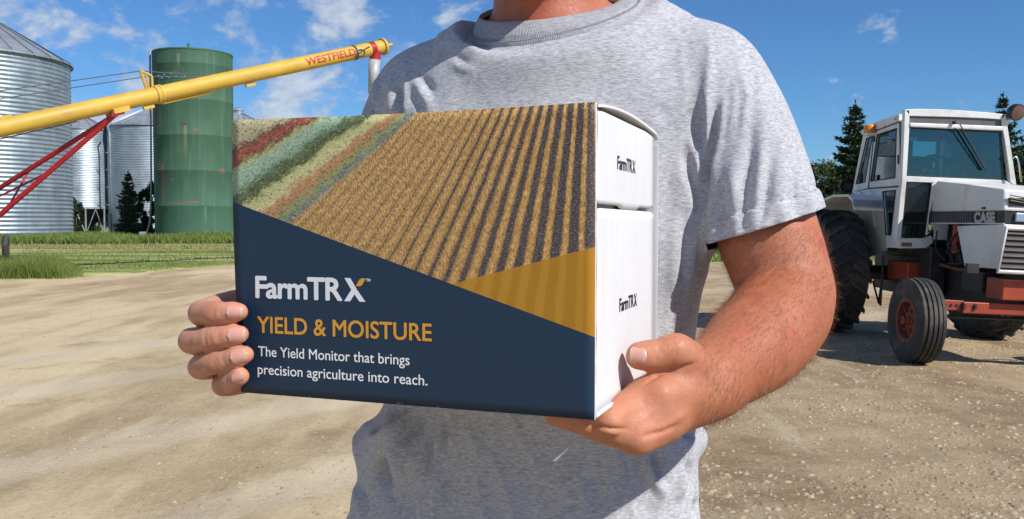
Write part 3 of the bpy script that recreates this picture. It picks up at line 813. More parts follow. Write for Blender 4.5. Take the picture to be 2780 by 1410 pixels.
# ------------------------------------------------------------------ bins, tank, auger
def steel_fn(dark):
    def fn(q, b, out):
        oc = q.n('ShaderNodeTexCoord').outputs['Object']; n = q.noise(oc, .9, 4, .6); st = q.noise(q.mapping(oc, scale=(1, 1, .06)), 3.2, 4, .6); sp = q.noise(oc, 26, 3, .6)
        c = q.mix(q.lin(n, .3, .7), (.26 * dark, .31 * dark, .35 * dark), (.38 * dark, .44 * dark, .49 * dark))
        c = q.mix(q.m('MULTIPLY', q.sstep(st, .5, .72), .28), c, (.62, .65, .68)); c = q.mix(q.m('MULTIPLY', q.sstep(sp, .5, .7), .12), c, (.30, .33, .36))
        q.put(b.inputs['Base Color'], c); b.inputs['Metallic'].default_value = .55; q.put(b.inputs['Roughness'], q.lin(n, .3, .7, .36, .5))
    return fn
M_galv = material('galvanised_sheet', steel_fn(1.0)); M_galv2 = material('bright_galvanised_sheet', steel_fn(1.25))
M_roof = simple('galvanised_roof_sheet', (.40, .43, .46), .42, .6, .15, 1.2); M_bolt = simple('bolt_heads', (.75, .77, .8), .3, .8)
M_steel = simple('galvanised_steel', (.45, .47, .5), .45, .7, .15, 3); M_dsteel = simple('dark_steel', (.06, .065, .07), .6, .4)
def bin_(label, c, R_, z0, ze, pitch, period, mat_, hopper=False, panels=24, cap=True, seam_phase=0.0):
    t = tag(empty('grain_bin', (c[0], c[1], 0)), label, 'grain bin', 'corrugated grain bins at the back of the yard')
    n = int(round((ze - z0) / period)); amp = period * .11; prof = []
    for i in range(n * 6 + 1):
        u = i / 6; prof.append((R_ + amp * math.sin(2 * math.pi * u), z0 + u * (ze - z0) / n))
    mb = MB(); mb.lathe(prof, (0, 0, 0), 'Z', 112); mb.build('wall', mat_, t, smooth=True)
    rise = math.tan(rad(pitch)); re = R_ * 1.035; rt = R_ * .13
    tmpl = None
    for k in range(panels):
        a0, a1 = 2 * math.pi * k / panels, 2 * math.pi * (k + 1) / panels
        if tmpl is None:
            def pt(r_, a, dz=0): return (r_ * math.cos(a), r_ * math.sin(a), ze + (R_ - r_) * rise + dz)
            b = .045; am = a0 + (a1 - a0) * .06; an = a1 - (a1 - a0) * .06
            V = []
            for r_ in (re, (re + rt) / 2, rt): V += [pt(r_, a0, b), pt(r_, am, b), pt(r_, am + .01, 0), pt(r_, (a0 + a1) / 2, 0), pt(r_, an, 0), pt(r_, a1, 0)]
            V += [pt(re, a0, b - .12), pt(re, am, b - .12), pt(re, am + .01, -.10), pt(re, (a0 + a1) / 2, -.10), pt(re, an, -.10), pt(re, a1, -.10)]
            F = [(j * 6 + i, j * 6 + i + 1, (j + 1) * 6 + i + 1, (j + 1) * 6 + i) for j in range(2) for i in range(5)] + [(18 + i, 18 + i + 1, i + 1, i) for i in range(5)]
            o = mesh_np('roof_panel', V, F, M_roof, t); tmpl = o
        else:
            o = tmpl.copy(); COL.objects.link(o); o.parent = t; o.rotation_euler = (0, 0, a0)
    zt = ze + (R_ - rt) * rise
    mb = MB(); mb.lathe([(rt * 1.05, zt - .05), (rt * 1.05, zt + .22), (rt * 1.25, zt + .24), (rt * .9, zt + .42), (.02, zt + .62)], (0, 0, 0), 'Z', 24); mb.build('roof_cap', M_steel, t)
    mb = MB()
    for s_ in range(9):
        a = seam_phase + s_ * 2 * math.pi / 9 + .2
        for i in range(n // 2):
            z = z0 + (i + .5) * 2 * (ze - z0) / n
            for da in (-.006, .006): mb.box(((R_ + amp + .012) * math.cos(a + da), (R_ + amp + .012) * math.sin(a + da), z), (.035, .035, .035))
    tag(mb.build('bolts', M_bolt, t), kind='stuff')
    if hopper:
        mb = MB(); mb.lathe([(R_ * .99, z0), (.35, max(.5, z0 - R_ * .85))], (0, 0, 0), 'Z', 40); mb.build('hopper', M_dsteel, t)
        mb = MB(); mb.lathe([(R_ + .06, z0 - .12), (R_ + .06, z0 + .06), (R_ - .05, z0 + .06), (R_ - .05, z0 - .12)], (0, 0, 0), 'Z', 48, closed=True); mb.build('base_ring', M_steel, t)
        for k in range(10):
            a = 2 * math.pi * (k + .35) / 10; b = a + 2 * math.pi / 10; p = lambda an, z: (R_ * math.cos(an), R_ * math.sin(an), z)
            mb = MB(); mb.tube([p(a, 0), p(a, z0 - .1)], .075, 8); lg = mb.build('leg', M_steel, t)
            mb = MB(); mb.tube([p(a, .25), p((a + b) / 2, z0 - .15)], .04, 6); mb.tube([p(b, .25), p((a + b) / 2, z0 - .15)], .04, 6); mb.build('brace', M_steel, t)
    return t
def XD(px, D): return ((px - 1390) / FPX * D, D)
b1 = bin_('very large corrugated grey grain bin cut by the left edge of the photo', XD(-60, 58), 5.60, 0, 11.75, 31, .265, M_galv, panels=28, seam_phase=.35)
# eave gutters end glinting in the sun, ladder on the right-hand side
mb = MB()
for (dx, dz) in ((0, 0), (.35, 0)): mb.tube([(6.35 + dx * .0, -.5, 0), (6.35, -.5, 11.2)], .02, 5)
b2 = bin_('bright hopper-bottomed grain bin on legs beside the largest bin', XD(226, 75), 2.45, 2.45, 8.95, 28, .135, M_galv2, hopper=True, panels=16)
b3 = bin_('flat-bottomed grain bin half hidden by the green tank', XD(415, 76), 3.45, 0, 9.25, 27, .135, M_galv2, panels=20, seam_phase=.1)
b4 = bin_('farthest grain bin of which only the roof shows right of the green tank', XD(652, 82), 3.2, 0, 9.7, 27, .135, M_galv, panels=20)
# downpipe with brackets between the two bins
cx2 = XD(303, 72.5)
dp = tag(empty('filling_pipe', (cx2[0], cx2[1], 0)), 'thin steel filling pipe standing between the two bright grain bins', 'pipe')
mb = MB(); mb.tube([(0, 0, 0), (0, 0, 8.4), (-.15, 0, 8.9), (.25, 0, 9.6)], .07, 8); mb.build('tube', M_steel, dp, smooth=True)
for z in (2.6, 4.0, 5.4, 6.8): mb = MB(); mb.tube([(0, 0, z), (-.35, 0, z + .05)], .04, 6); mb.build('bracket', M_steel, dp)

def tank_fn(q, b, out):
    oc = q.n('ShaderNodeTexCoord').outputs['Object']; s_ = q.sep(oc)
    n = q.noise(oc, .7, 4, .6); st = q.noise(q.mapping(oc, scale=(1.6, 1.6, .07)), 2.4, 5, .65)
    c = q.mix(q.lin(n, .3, .7), (.046, .104, .062), (.066, .134, .084))
    c = q.mix(q.m('MULTIPLY', q.sstep(st, .48, .70), .40), c, (.12, .22, .155))
    low = q.sstep(s_[2], 5.0, 0.6); c = q.mix(q.m('MULTIPLY', low, .30), c, (.085, .21, .14))
    # red primer where the paint has gone, mostly along the welded rings
    un = q.noise(q.mapping(oc, loc=(3, 1, 2)), 3.2, 6, .75)
    for (px_, py_, w_, h_, lv) in ((468, 312, .20, .55, .0), (462, 342, .50, .12, .0), (448, 447, .75, .13, .02), (478, 470, .16, .75, .02), (479, 520, .10, .6, .0), (545, 342, .15, .14, .25), (625, 462, .35, .16, .0), (571, 353, .14, .12, .05), (560, 549, .5, .06, .02), (455, 230, .4, .10, .0), (505, 487, .14, .10, .0), (525, 552, .5, .05, .0), (520, 200, .3, .06, 0)):
        sa = (px_ - 531) / 2428 * 62 / 2.62 * .97; ang = -math.acos(max(-1, min(1, sa))); X_, Y_ = 2.62 * math.cos(ang), 2.62 * math.sin(ang); Z_ = (599 - py_) / 2428 * 59.4 + 1.38
        dh = q.m('SQRT', q.m('ADD', q.m('POWER', q.m('SUBTRACT', s_[0], X_), 2), q.m('POWER', q.m('SUBTRACT', s_[1], Y_), 2)))
        dd = q.m('SQRT', q.m('ADD', q.m('POWER', q.m('DIVIDE', dh, w_), 2), q.m('POWER', q.m('DIVIDE', q.m('SUBTRACT', s_[2], Z_), h_), 2)))
        mk = q.sstep(q.m('ADD', q.m('ADD', dd, q.m('MULTIPLY', q.m('SUBTRACT', un, .5), 3.2)), -lv), 1.0, .75)
        c = q.mix(q.m('MULTIPLY', mk, .75), c, (.25, .10, .08) if lv < .2 else (.12, .035, .022))
    for (px_, py_, ln_, w_, cl) in ((545, 342, 2.6, .10, (.22, .20, .10)), (472, 200, 5.5, .10, (.15, .22, .12)), (478, 500, 2.2, .05, (.26, .11, .08)), (530, 150, 1.2, .10, (.18, .22, .15)), (590, 560, 1.6, .05, (.16, .27, .19))):
        sa = (px_ - 531) / 2428 * 62 / 2.62 * .97; ang = -math.acos(max(-1, min(1, sa))); X_, Y_ = 2.62 * math.cos(ang), 2.62 * math.sin(ang); Z_ = (599 - py_) / 2428 * 59.4 + 1.38
        dh = q.m('ADD', q.m('SQRT', q.m('ADD', q.m('POWER', q.m('SUBTRACT', s_[0], X_), 2), q.m('POWER', q.m('SUBTRACT', s_[1], Y_), 2))), q.m('MULTIPLY', q.m('SUBTRACT', un, .5), .10))
        mk = q.m('MULTIPLY', q.sstep(dh, w_ * 1.6, w_ * .4), q.m('MULTIPLY', q.sstep(s_[2], Z_ - ln_, Z_ - ln_ * .2), q.m('LESS_THAN', s_[2], Z_)))
        c = q.mix(q.m('MULTIPLY', mk, .7), c, cl)
    rust = un
    q.put(b.inputs['Base Color'], c); q.put(b.inputs['Roughness'], q.lin(st, .3, .7, .6, .78)); b.inputs['Specular IOR Level'].default_value = .25
    q.put(b.inputs['Normal'], q.bump(n, .25, .08))
M_tank = material('weathered_green_paint', tank_fn); M_tankrim = simple('green_rim_paint', (.05, .15, .075), .5, var=.2, vscale=2)
tx, ty = XD(531, 62)
tk = tag(empty('green_tank', (tx, ty, 0)), 'tall weathered green steel tank with rust stains behind the yellow auger', 'tank')
R_ = 2.62; HT = 12.75; prof = [(R_ + .0, 0)]
for i in range(1, 6): z = HT * i / 5.4; prof += [(R_, z - .05), (R_ + .012, z - .02), (R_ + .012, z + .02), (R_, z + .05)]
prof += [(R_, HT)]
mb = MB(); mb.lathe(prof, (0, 0, 0), 'Z', 96); mb.build('shell', M_tank, tk, smooth=True)
mb = MB(); mb.lathe([(R_ + .03, HT - .06), (R_ + .03, HT + .03), (R_ - .06, HT + .03), (.3, HT + .22), (.02, HT + .24)], (0, 0, 0), 'Z', 96); mb.build('top', M_tankrim, tk)
mb = MB(); mb.tube([(.15, -1.2, HT), (.15, -1.2, HT + .55)], .09, 8); mb.build('vent', M_tankrim, tk)
mb = MB(); mb.tube([(-2.62, -.55, HT + .25), (-2.70, -.6, HT - .1), (-2.73, -.6, 7.0), (-2.77, -.62, 3.0), (-2.87, -.7, 1.2), (-3.05, -.8, .55)], .065, 8); pp = mb.build('pipe', simple('pale_pipe', (.36, .33, .27), .5, .2), tk, smooth=True)
mb = MB(); mb.tube([(-3.5, -.85, .48), (-3.05, -.85, .48)], .14, 10); mb.tube([(-3.3, -.85, .48), (-3.3, -.85, -.1)], .10, 8); mb.build('valve', M_bolt, pp)
mb = MB()
for a in np.linspace(-2.2, -1.35, 13): mb.box(((R_ + .02) * math.cos(a), (R_ + .02) * math.sin(a), 10.9 + .12 * math.sin(a * 31)), (.07, .05, .07))
tag(mb.build('weld_spots', M_bolt, tk), kind='stuff')

# ---- grain auger
M_yel = simple('yellow_auger_paint', (.58, .365, .050), .52, var=.14, vscale=1.4, dirt=(.38, .27, .10), dscale=1.5, damt=.5, spec=.4)
M_red = simple('red_auger_paint', (.36, .012, .018), .42, var=.15, vscale=3, spec=.5)
M_cable = simple('steel_cable', (.10, .13, .17), .5, .5); M_spout = simple('grey_spout', (.42, .43, .43), .55, .2, .25, 2)
M_redtxt = simple('red_lettering', (.42, .025, .022), .5, var=.1)
aug = tag(empty('grain_auger', (0, 0, 0)), 'long yellow grain auger rising from the left edge with red undercarriage arms', 'auger')
# the tube passes through these points of the photograph
TA, TB = P(0, 348, 21.0), P(1037, 127.5, 28.2); AX = (TB - TA) / np.linalg.norm(TB - TA); TS = TA - AX * 7.5
def on_tube(px):
    """parameter along the tube axis that projects to column px"""
    lo, hi = -10.0, 15.0
    for _ in range(40):
        m_ = (lo + hi) / 2
        if proj(TA + AX * m_)[0] < px: lo = m_
        else: hi = m_
    return TA + AX * lo
RT = .2125
sideN = np.cross(AX, [0, 0, 1.]); sideN /= np.linalg.norm(sideN)
if sideN @ (CAM - TA) < 0: sideN = -sideN
upN = np.cross(sideN, AX); upN = upN if upN[2] > 0 else -upN
mb = MB(); mb.tube([TS, TB], RT, 28); mb.build('tube', M_yel, aug, auto=rad(40))
for px_, w_, m_ in ((427, .05, M_yel), (436, .03, M_yel), (960, .035, M_dsteel), (1008, .09, M_red)):
    c = on_tube(px_); mb = MB(); mb.tube([c - AX * w_, c + AX * w_], RT + (.03 if m_ is M_yel else .012), 28); mb.build('band', m_, aug, auto=rad(40))
mb = MB(); mb.tube([TB, TB + AX * .08], RT + .05, 28); mb.build('end_flange', M_yel, aug, auto=rad(40))
mb = MB(); mb.tube([TB + AX * .08, TB + AX * .13, TB + AX * .18], [.13, .115, .065], 16); mb.tube([TB + AX * .18, TB + AX * .38], .058, 12); mb.build('drive_shaft', M_yel, aug, auto=rad(40))
cc = on_tube(1018)
mb = MB(); mb.tube([cc, cc - np.array([0, 0, .38])], [.192, .173], 20); mb.build('spout_hood', M_red, aug, auto=rad(40))
mb = MB(); mb.tube([cc - np.array([.01, 0, .36]), cc - np.array([.04, 0, .8]), cc - np.array([.06, 0, 1.4])], [.186, .173, .167], 20); mb.build('spout', M_spout, aug, smooth=True)
mb = MB(); a_, b_ = on_tube(432), on_tube(562); mb.tube([a_ - upN * (RT + .03), b_ - upN * (RT + .02)], .035, 8); mb.build('stiffener', M_yel, aug)
for px_ in (395, 672):
    c = on_tube(px_); mb = MB(); mb.box(tuple(c - upN * (RT + .05)), (.28, .10, .09), Vector(AX).to_track_quat('X', 'Z').to_matrix()); mb.build('lug', M_yel, aug)
c = on_tube(8); mb = MB(); mb.box(tuple(c + upN * (RT + .01)), (.5, .15, .06), Vector(AX).to_track_quat('X', 'Z').to_matrix()); mb.build('hatch', M_yel, aug)
# truss bracket and cables
def atT(px, py, off=0.0): return P(px, py, on_tube(px)[1] + off)
p_ = [atT(400, 248), atT(381, 193), atT(412, 207), atT(414, 246), atT(404, 240)]
mb = MB(); mb.tube([p_[0], p_[1]], .036, 6); mb.tube([p_[1], p_[2]], .036, 6); mb.tube([p_[2], p_[3]], .036, 6); mb.tube([p_[1] * .55 + p_[2] * .45, p_[4]], .026, 6); mb.build('truss_bracket', M_yel, aug)
far = np.array([0, .35, .0])
for s_, pts in ((0, [atT(-300, 287), atT(0, 247), atT(200, 219), atT(381, 193)]), (1, [atT(-300, 312), atT(0, 269), atT(200, 238), atT(398, 208)]), (0, [atT(381, 193), atT(430, 197), atT(560, 204), atT(690, 196)]), (1, [atT(398, 208), atT(560, 210), atT(700, 198)]), (1, [atT(-200, 423), atT(0, 378), atT(210, 330)])):
    mb = MB(); mb.tube(pts, .014, 5); mb.build('cable', M_cable, aug)
pts = [atT(962, 158, -.26), atT(975, 136, -.26), atT(990, 140, -.26), atT(985, 152, -.26), atT(968, 152, -.26), atT(990, 134, -.26), atT(1004, 127, -.26)]
mb = MB(); mb.tube([tuple(v_) for v_ in resample([list(v_) for v_ in pts], 5)], .018, 5); mb.build('hydraulic_hose', M_dsteel, aug)
# red undercarriage arms
pv = atT(318, 309)
e1, e2 = P(-120, 586, 23.8), P(-120, 688, 22.5)
for nm, a_, b_, r_ in (('undercarriage_arm', pv, e1, .068), ('undercarriage_arm', pv + [0, -.1, -.03], e2, .068)):
    mb = MB(); mb.tube([a_, b_], r_, 8); mb.build(nm, M_red, aug)
for a_, b_ in ((P(-30, 547, 23.4), P(137, 466, 22.9)), (P(11, 583, 22.6), P(75, 470, 23.4))):
    mb = MB(); mb.tube([a_, b_], .026, 6); mb.build('cross_brace', M_red, aug)
mb = MB(); mb.box(tuple(pv + [.04, 0, .08]), (.41, .5, .13), Vector(AX).to_track_quat('X', 'Z').to_matrix()); mb.build('arm_clamp', M_yel, aug)
mb = MB(); mb.box(tuple(pv + [-.03, -.05, -.0]), (.31, .46, .14), Vector(AX).to_track_quat('X', 'Z').to_matrix()); mb.build('pivot_block', M_red, aug)
# painted maker's name along the near side of the tube
v2, f2 = text_geo('WESTFIELD', 0, 1.0, 10)
pa, pb = on_tube(822), on_tube(955); Lw = np.linalg.norm(pb - pa)
x0, x1, yy0, yy1 = v2[:, 0].min(), v2[:, 0].max(), v2[:, 1].min(), v2[:, 1].max()
V = []
for (x, y) in v2:
    s_ = (x - x0) / (x1 - x0) * Lw; a = rad(6) + (y - (yy0 + yy1) / 2) / (yy1 - yy0) * (.20 / RT)
    V.append(pa + AX * s_ + (sideN * math.cos(a) + upN * math.sin(a)) * (RT + .003))
V, f2 = embolden(V, f2, .008, AX, upN, sideN * 8)
mesh_np('lettering', V, f2, M_redtxt, aug)
# implement wheel in the grass at the far left
M_tyre = simple('worn_tyre_rubber', (.035, .033, .030), .85, var=.3, vscale=5, dirt=(.17, .14, .10), dscale=4, damt=.6, bump=.3, bscale=30)
wp = XD(15, 33); wh = tag(empty('trailer_wheel', (wp[0], wp[1], .42), (0, 0, rad(-65))), 'old rubber tyred wheel half sunk in the grass at the left edge', 'wheel')
mb = MB(); mb.lathe([(.25, -.07), (.30, -.105), (.39, -.10), (.43, -.06), (.44, 0), (.43, .06), (.39, .10), (.30, .105), (.25, .07)], (0, 0, 0), 'Y', 40, closed=True); mb.build('tyre', M_tyre, wh, smooth=True)
mb = MB(); mb.lathe([(.26, -.05), (.22, -.04), (.10, .0), (.05, -.04), (.001, -.04)], (0, 0, 0), 'Y', 28); mb.build('rim', simple('dull_rim', (.30, .30, .28), .6, .3), wh, smooth=True)

# ------------------------------------------------------------------ trees
M_bark = simple('bark', (.10, .075, .055), .9, var=.3, vscale=6, bump=.5, bscale=30)
M_spr = leafmat('spruce_needles', (.018, .034, .014), (.060, .085, .030), 1.2, .10)
M_dspr = leafmat('blue_green_needles', (.035, .060, .032), (.11, .15, .075), 1.2, .10)
M_leaf = leafmat('poplar_leaves', (.040, .068, .014), (.115, .150, .038), .9, .22)
M_dleaf = leafmat('dark_bush_leaves', (.010, .018, .009), (.035, .052, .018), 1.0, .12)
def tufts(P0, D0, L, W, r, k=3):
    """k crossing slivers per point, pointing roughly along D0"""
    n = len(P0); out = []
    for i in range(k):
        d = D0 + r.normal(0, .42, (n, 3)); d /= np.linalg.norm(d, axis=1)[:, None]
        s_ = np.cross(d, r.normal(0, 1, (n, 3))); s_ /= np.linalg.norm(s_, axis=1)[:, None]
        l = (L * r.uniform(.6, 1.3, n))[:, None]; w = (W * r.uniform(.7, 1.3, n))[:, None]
        out.append(np.stack([P0 - s_ * w, P0 + s_ * w, P0 + d * l], 1))
    V = np.concatenate(out).reshape(-1, 3); return V, np.arange(len(V)).reshape(-1, 3)
def spruce(label, x, y, h, R_, seed, mat_=None, group_='spruces behind the yard', dens=1.0, tuft=.16):
    r = np.random.default_rng(seed); mat_ = mat_ or M_spr
    t = tag(empty('spruce_tree', (x, y, 0)), label, 'spruce', group_)
    mb = MB(); mb.tube([(0, 0, -.1), (.02, 0, h * .5), (0, 0, h * .985)], [h * .020 + .03, h * .012 + .01, .008], 8); mb.build('trunk', M_bark, t, smooth=True)
    pts = []; dirs = []; br = MB()
    nl = int(h * 4.6 * dens)
    for i in range(nl):
        u = (i + r.uniform(0, .8)) / nl; z = h * (.05 + .93 * u)
        rr_ = R_ * (1 - u) ** .85 * r.uniform(.72, 1.16) + .04
        nb = max(4, int(11 * (1 - u) + 4)); a0 = r.uniform(0, 6.28)
        for b in range(nb):
            a = a0 + 2 * math.pi * b / nb + r.normal(0, .16); L = rr_ * r.uniform(.6, 1.15)
            d = np.array([math.cos(a), math.sin(a), 0]); m_ = max(3, int(L / (tuft * .42)))
            s_ = np.linspace(.12, 1, m_)[:, None]
            droop = -.22 * s_ + .16 * s_ ** 2.4 + (.35 * u) * s_
            q_ = np.array([[0, 0, z]]) + d * L * s_ + np.array([[0, 0, 1]]) * L * droop + r.normal(0, .03, (m_, 3))
            pts.append(q_); tip = d + np.array([0, 0, .15 * 1 + .4 * u]); dirs.append(np.repeat(tip[None], m_, 0))
            lat = np.array([-d[1], d[0], 0]); 
            for sg in (-1, 1):
                w_ = (1 - s_) * L * .28 + .04
                pts.append(q_ + lat * sg * w_ * r.uniform(.3, 1, (m_, 1)) - np.array([[0, 0, .03]])); dirs.append(np.repeat((d * .7 + lat * sg * .8)[None], m_, 0))
    pts.append(np.array([[0, 0, h * .97], [0, 0, h * .99], [0, 0, h]])); dirs.append(np.repeat(np.array([[0, 0, 1.]]), 3, 0))
    V, F = tufts(np.concatenate(pts), np.concatenate(dirs), np.full(sum(len(p) for p in pts), tuft), np.full(sum(len(p) for p in pts), tuft * .24), r, 3)
    mesh_np('crown', V, F, mat_, t); return t
def leafy(label, x, y, h, R_, seed, mat_, name='poplar_tree', cat='tree', group_='leafy trees behind the yard', z0=.18, n=5200, leaf=.11, blobs=34):
    r = np.random.default_rng(seed); t = tag(empty(name, (x, y, 0)), label, cat, group_)
    mb = MB(); mb.tube([(0, 0, -.1), (.05, 0, h * .35), (0, .05, h * .8)], [h * .022, h * .014, .02], 8)
    C_ = []
    for i in range(blobs):
        u = r.uniform(0, 1) ** .8; z = h * (z0 + (1 - z0) * u * .93); rad_ = R_ * math.sin(math.pi * min(1, .16 + .80 * (1 - u) ** .9)) * r.uniform(.25, .95); a = r.uniform(0, 6.28)
        C_.append((rad_ * math.cos(a), rad_ * math.sin(a), z, R_ * r.uniform(.18, .38)))
        if i % 3 == 0: mb.tube([(0, 0, z * .6), tuple(C_[-1][:3])], [.035, .012], 5)
    mb.build('trunk', M_bark, t, smooth=True)
    C_ = np.array(C_); k = r.integers(0, len(C_), n); d = r.normal(0, 1, (n, 3)); d /= np.linalg.norm(d, axis=1)[:, None]
    p = C_[k, :3] + d * (C_[k, 3] * r.uniform(.35, 1.05, n))[:, None] * np.array([1, 1, 1.15]); p[:, 2] = np.maximum(p[:, 2], .05)
    s_ = np.cross(d, r.normal(0, 1, (n, 3))); s_ /= np.linalg.norm(s_, axis=1)[:, None]; w = np.cross(s_, d + r.normal(0, .6, (n, 3))); w /= np.linalg.norm(w, axis=1)[:, None]
    L = (leaf * r.uniform(.6, 1.4, n))[:, None]
    V = np.stack([p - s_ * L * .5, p + w * L * .5, p + s_ * L * .5, p - w * L * .5], 1).reshape(-1, 3)
    mesh_np('crown', V, np.arange(4 * n).reshape(-1, 4), mat_, t); return t
def SP(px, py_top, D): x, y = XD(px, D); return x, y, (599 - py_top) / FPX * D + H
x, y, h = SP(2316, 279, 36); spruce('tall pointed spruce directly left of the tractor cab', x, y, h, 1.75, 21, dens=1.25)
x, y, h = SP(2714, 262, 33); spruce('spruce whose rounded top shows over the right corner of the cab', x, y, h, 1.5, 22)
x, y, h = SP(2800, 330, 34); spruce('spruce at the right edge beyond the tractor mirror', x, y, h, 1.7, 23)
x, y, h = SP(2146, 372, 46); spruce('spruce of which only the tip shows beside the sleeve', x, y, h, 1.2, 24)
x, y, h = SP(2262, 470, 33); spruce('low dark spruce beside the rear tyre of the tractor', x, y, h, 1.6, 27)
x, y, h = SP(2380, 400, 42); spruce('spruce hidden behind the tractor cab, seen through its side windows', x, y, h, 1.6, 28)
for i, (px_, pt_, D_, R__, lb) in enumerate(((2180, 448, 55, 1.9, 'pale green poplar nearest to the sleeve'), (2222, 440, 58, 1.8, 'poplar between the sleeve and the tall spruce'), (2440, 452, 50, 2.4, 'poplar behind the tractor cab, seen through the windshield left half'), (2530, 440, 52, 2.4, 'poplar behind the middle of the tractor windshield'),
        (2620, 455, 50, 2.4, 'poplar behind the right half of the tractor windshield'), (2700, 430, 48, 2.2, 'poplar behind the right post of the cab'), (2770, 400, 46, 2.4, 'leafy tree at the right edge under the work lamp'), (2850, 410, 47, 2.6, 'leafy tree beyond the right edge of the tractor hood'), (2150, 500, 50, 1.7, 'low bushy tree behind the elbow'), (2290, 480, 52, 2.2, 'bushy tree behind the base of the tall spruce'), (2350, 460, 54, 2.0, 'bushy tree right of the base of the tall spruce'))):
    x, y, h = SP(px_, pt_, D_); leafy(lb, x, y, h, R__, 40 + i, M_leaf if i % 3 else M_spr, leaf=.13, z0=.05, n=6500)
x, y, h = SP(351, 468, 66); spruce('small young spruce in front of the grain bins left of the green tank', x, y, h, 1.05, 31, M_dspr, 'young trees in front of the bins', tuft=.2)
for i, (px_, pt_, D_, R__, lb) in enumerate(((388, 512, 67, .95, 'dark bush between the young spruce and the green tank'), (410, 493, 68, .85, 'dark bush against the left edge of the green tank'), (206, 535, 66, .7, 'small bush at the right edge of the largest bin'))):
    x, y, h = SP(px_, pt_, D_); leafy(lb, x, y, h, R__, 60 + i, M_dleaf, 'bush', 'bush', 'dark bushes in front of the bins', z0=.02, n=2600, leaf=.16, blobs=22)
for i, px_ in enumerate(range(190, 440, 38)):
    x, y, h = SP(px_, 572 - (i * 7) % 11, 96); leafy('low dark shrub in the hedge far behind the bins', x, y, h, 1.5, 80 + i, M_dleaf, 'shrub', 'shrub', 'hedge shrubs far behind the bins', z0=.02, n=1000, leaf=.25, blobs=14)

# far tree belt along the horizon behind the man
r = np.random.default_rng(99); n = 9000
xx = r.uniform(-70, 66, n); hh = 5.2 + 2.6 * fbm(xx * .09, 0 * xx, 0, 3) + 1.0 * fbm(xx * .6, 0 * xx, 2, 2); zz = hh * r.uniform(0, 1, n) ** .7; yy = 165 + r.uniform(-4, 4, n)
p = np.stack([xx, yy, zz], 1); d1 = r.normal(0, 1, (n, 3)); d1 /= np.linalg.norm(d1, axis=1)[:, None]; d2 = np.cross(d1, r.normal(0, 1, (n, 3))); d2 /= np.linalg.norm(d2, axis=1)[:, None]
Ls = r.uniform(.35, .9, n)[:, None]
V = np.stack([p - d1 * Ls, p + d2 * Ls, p + d1 * Ls, p - d2 * Ls], 1).reshape(-1, 3)
tag(mesh_np('tree_belt', V, np.arange(4 * n).reshape(-1, 4), M_leaf), 'far belt of trees along the horizon', kind='stuff')
# ------------------------------------------------------------------ tractor
PIV = np.array([3.9, 10.0, 0.0]); ROLL = rad(2.5)
RM = np.array([[math.cos(ROLL), 0, math.sin(ROLL)], [0, 1, 0], [-math.sin(ROLL), 0, math.cos(ROLL)]])
def T(px, py, X=None, Y=None, Z=None):
    """tractor-local point (relative to the pivot) seen at px, py on a local plane"""
    o = RM.T @ (CAM - PIV); d = RM.T @ ray(px, py)
    if X is not None: t = (X - PIV[0] - o[0]) / d[0]
    elif Y is not None: t = (Y - PIV[1] - o[1]) / d[1]
    else: t = (Z - o[2]) / d[2]
    return o + d * t
A = lambda a, b: (2180 + a / 3.267, 250 + b / 3.267)
B = lambda a, b: (2180 + a / 3.267, 640 + b / 3.267)
tr = tag(empty('tractor', tuple(PIV), (0, ROLL, 0)), 'white and orange cab tractor with black side stripe parked at the right', 'tractor')
M_wht = simple('white_tractor_paint', (.72, .71, .68), .45, var=.07, vscale=2.5, dirt=(.42, .36, .28), dscale=3.6, damt=.5, spec=.45)
M_org = simple('orange_red_paint', (.36, .050, .020), .45, var=.18, vscale=5, dirt=(.22, .09, .05), dscale=4, damt=.5)
M_blk = simple('black_paint', (.018, .018, .02), .5, var=.2, vscale=6, dirt=(.06, .05, .04), dscale=5, damt=.4)
M_grey = simple('grey_band_paint', (.10, .10, .105), .5, var=.1)
M_rub = simple('seal_rubber', (.015, .015, .016), .7)
M_tyr = simple('tractor_tyre_rubber', (.030, .029, .027), .8, var=.25, vscale=4, dirt=(.13, .105, .08), dscale=3, damt=.65, bump=.35, bscale=40)
M_rim = simple('dusty_red_rim', (.17, .035, .020), .7, var=.25, vscale=6, dirt=(.20, .13, .09), dscale=6, damt=.6)
M_chr = simple('chrome', (.6, .6, .6), .15, 1.0, .05)
M_amb = simple('amber_lens', (.75, .22, .01), .25, var=.1); M_slat = simple('tan_grille_slat', (.22, .18, .14), .5, .3)
M_int = simple('cab_interior', (.045, .05, .055), .8, var=.2)
def glass_fn(tint, op):
    def fn(q, b, out):
        gl = q.n('ShaderNodeBsdfGlossy'); gl.inputs['Roughness'].default_value = .02; gl.inputs[0].default_value = (.85, .95, 1, 1)
        tp = q.n('ShaderNodeBsdfTransparent'); tp.inputs[0].default_value = (*tint, 1)
        di = q.n('ShaderNodeBsdfDiffuse'); di.inputs[0].default_value = (.10, .16, .17, 1)
        fr = q.n('ShaderNodeFresnel'); fr.inputs[0].default_value = 1.52
        m1 = q.n('ShaderNodeMixShader'); m1.inputs[0].default_value = op; q.t.links.new(tp.outputs[0], m1.inputs[1]); q.t.links.new(di.outputs[0], m1.inputs[2])
        m2 = q.n('ShaderNodeMixShader'); q.put(m2.inputs[0], q.m('ADD', fr.outputs[0], .03)); q.t.links.new(m1.outputs[0], m2.inputs[1]); q.t.links.new(gl.outputs[0], m2.inputs[2])
        q.t.links.new(m2.outputs[0], out.inputs[0])
    return fn
M_glass = material('tinted_cab_glass', glass_fn((.56, .76, .77), .015)); M_dglass = material('dark_lower_glass', glass_fn((.06, .10, .10), .10))
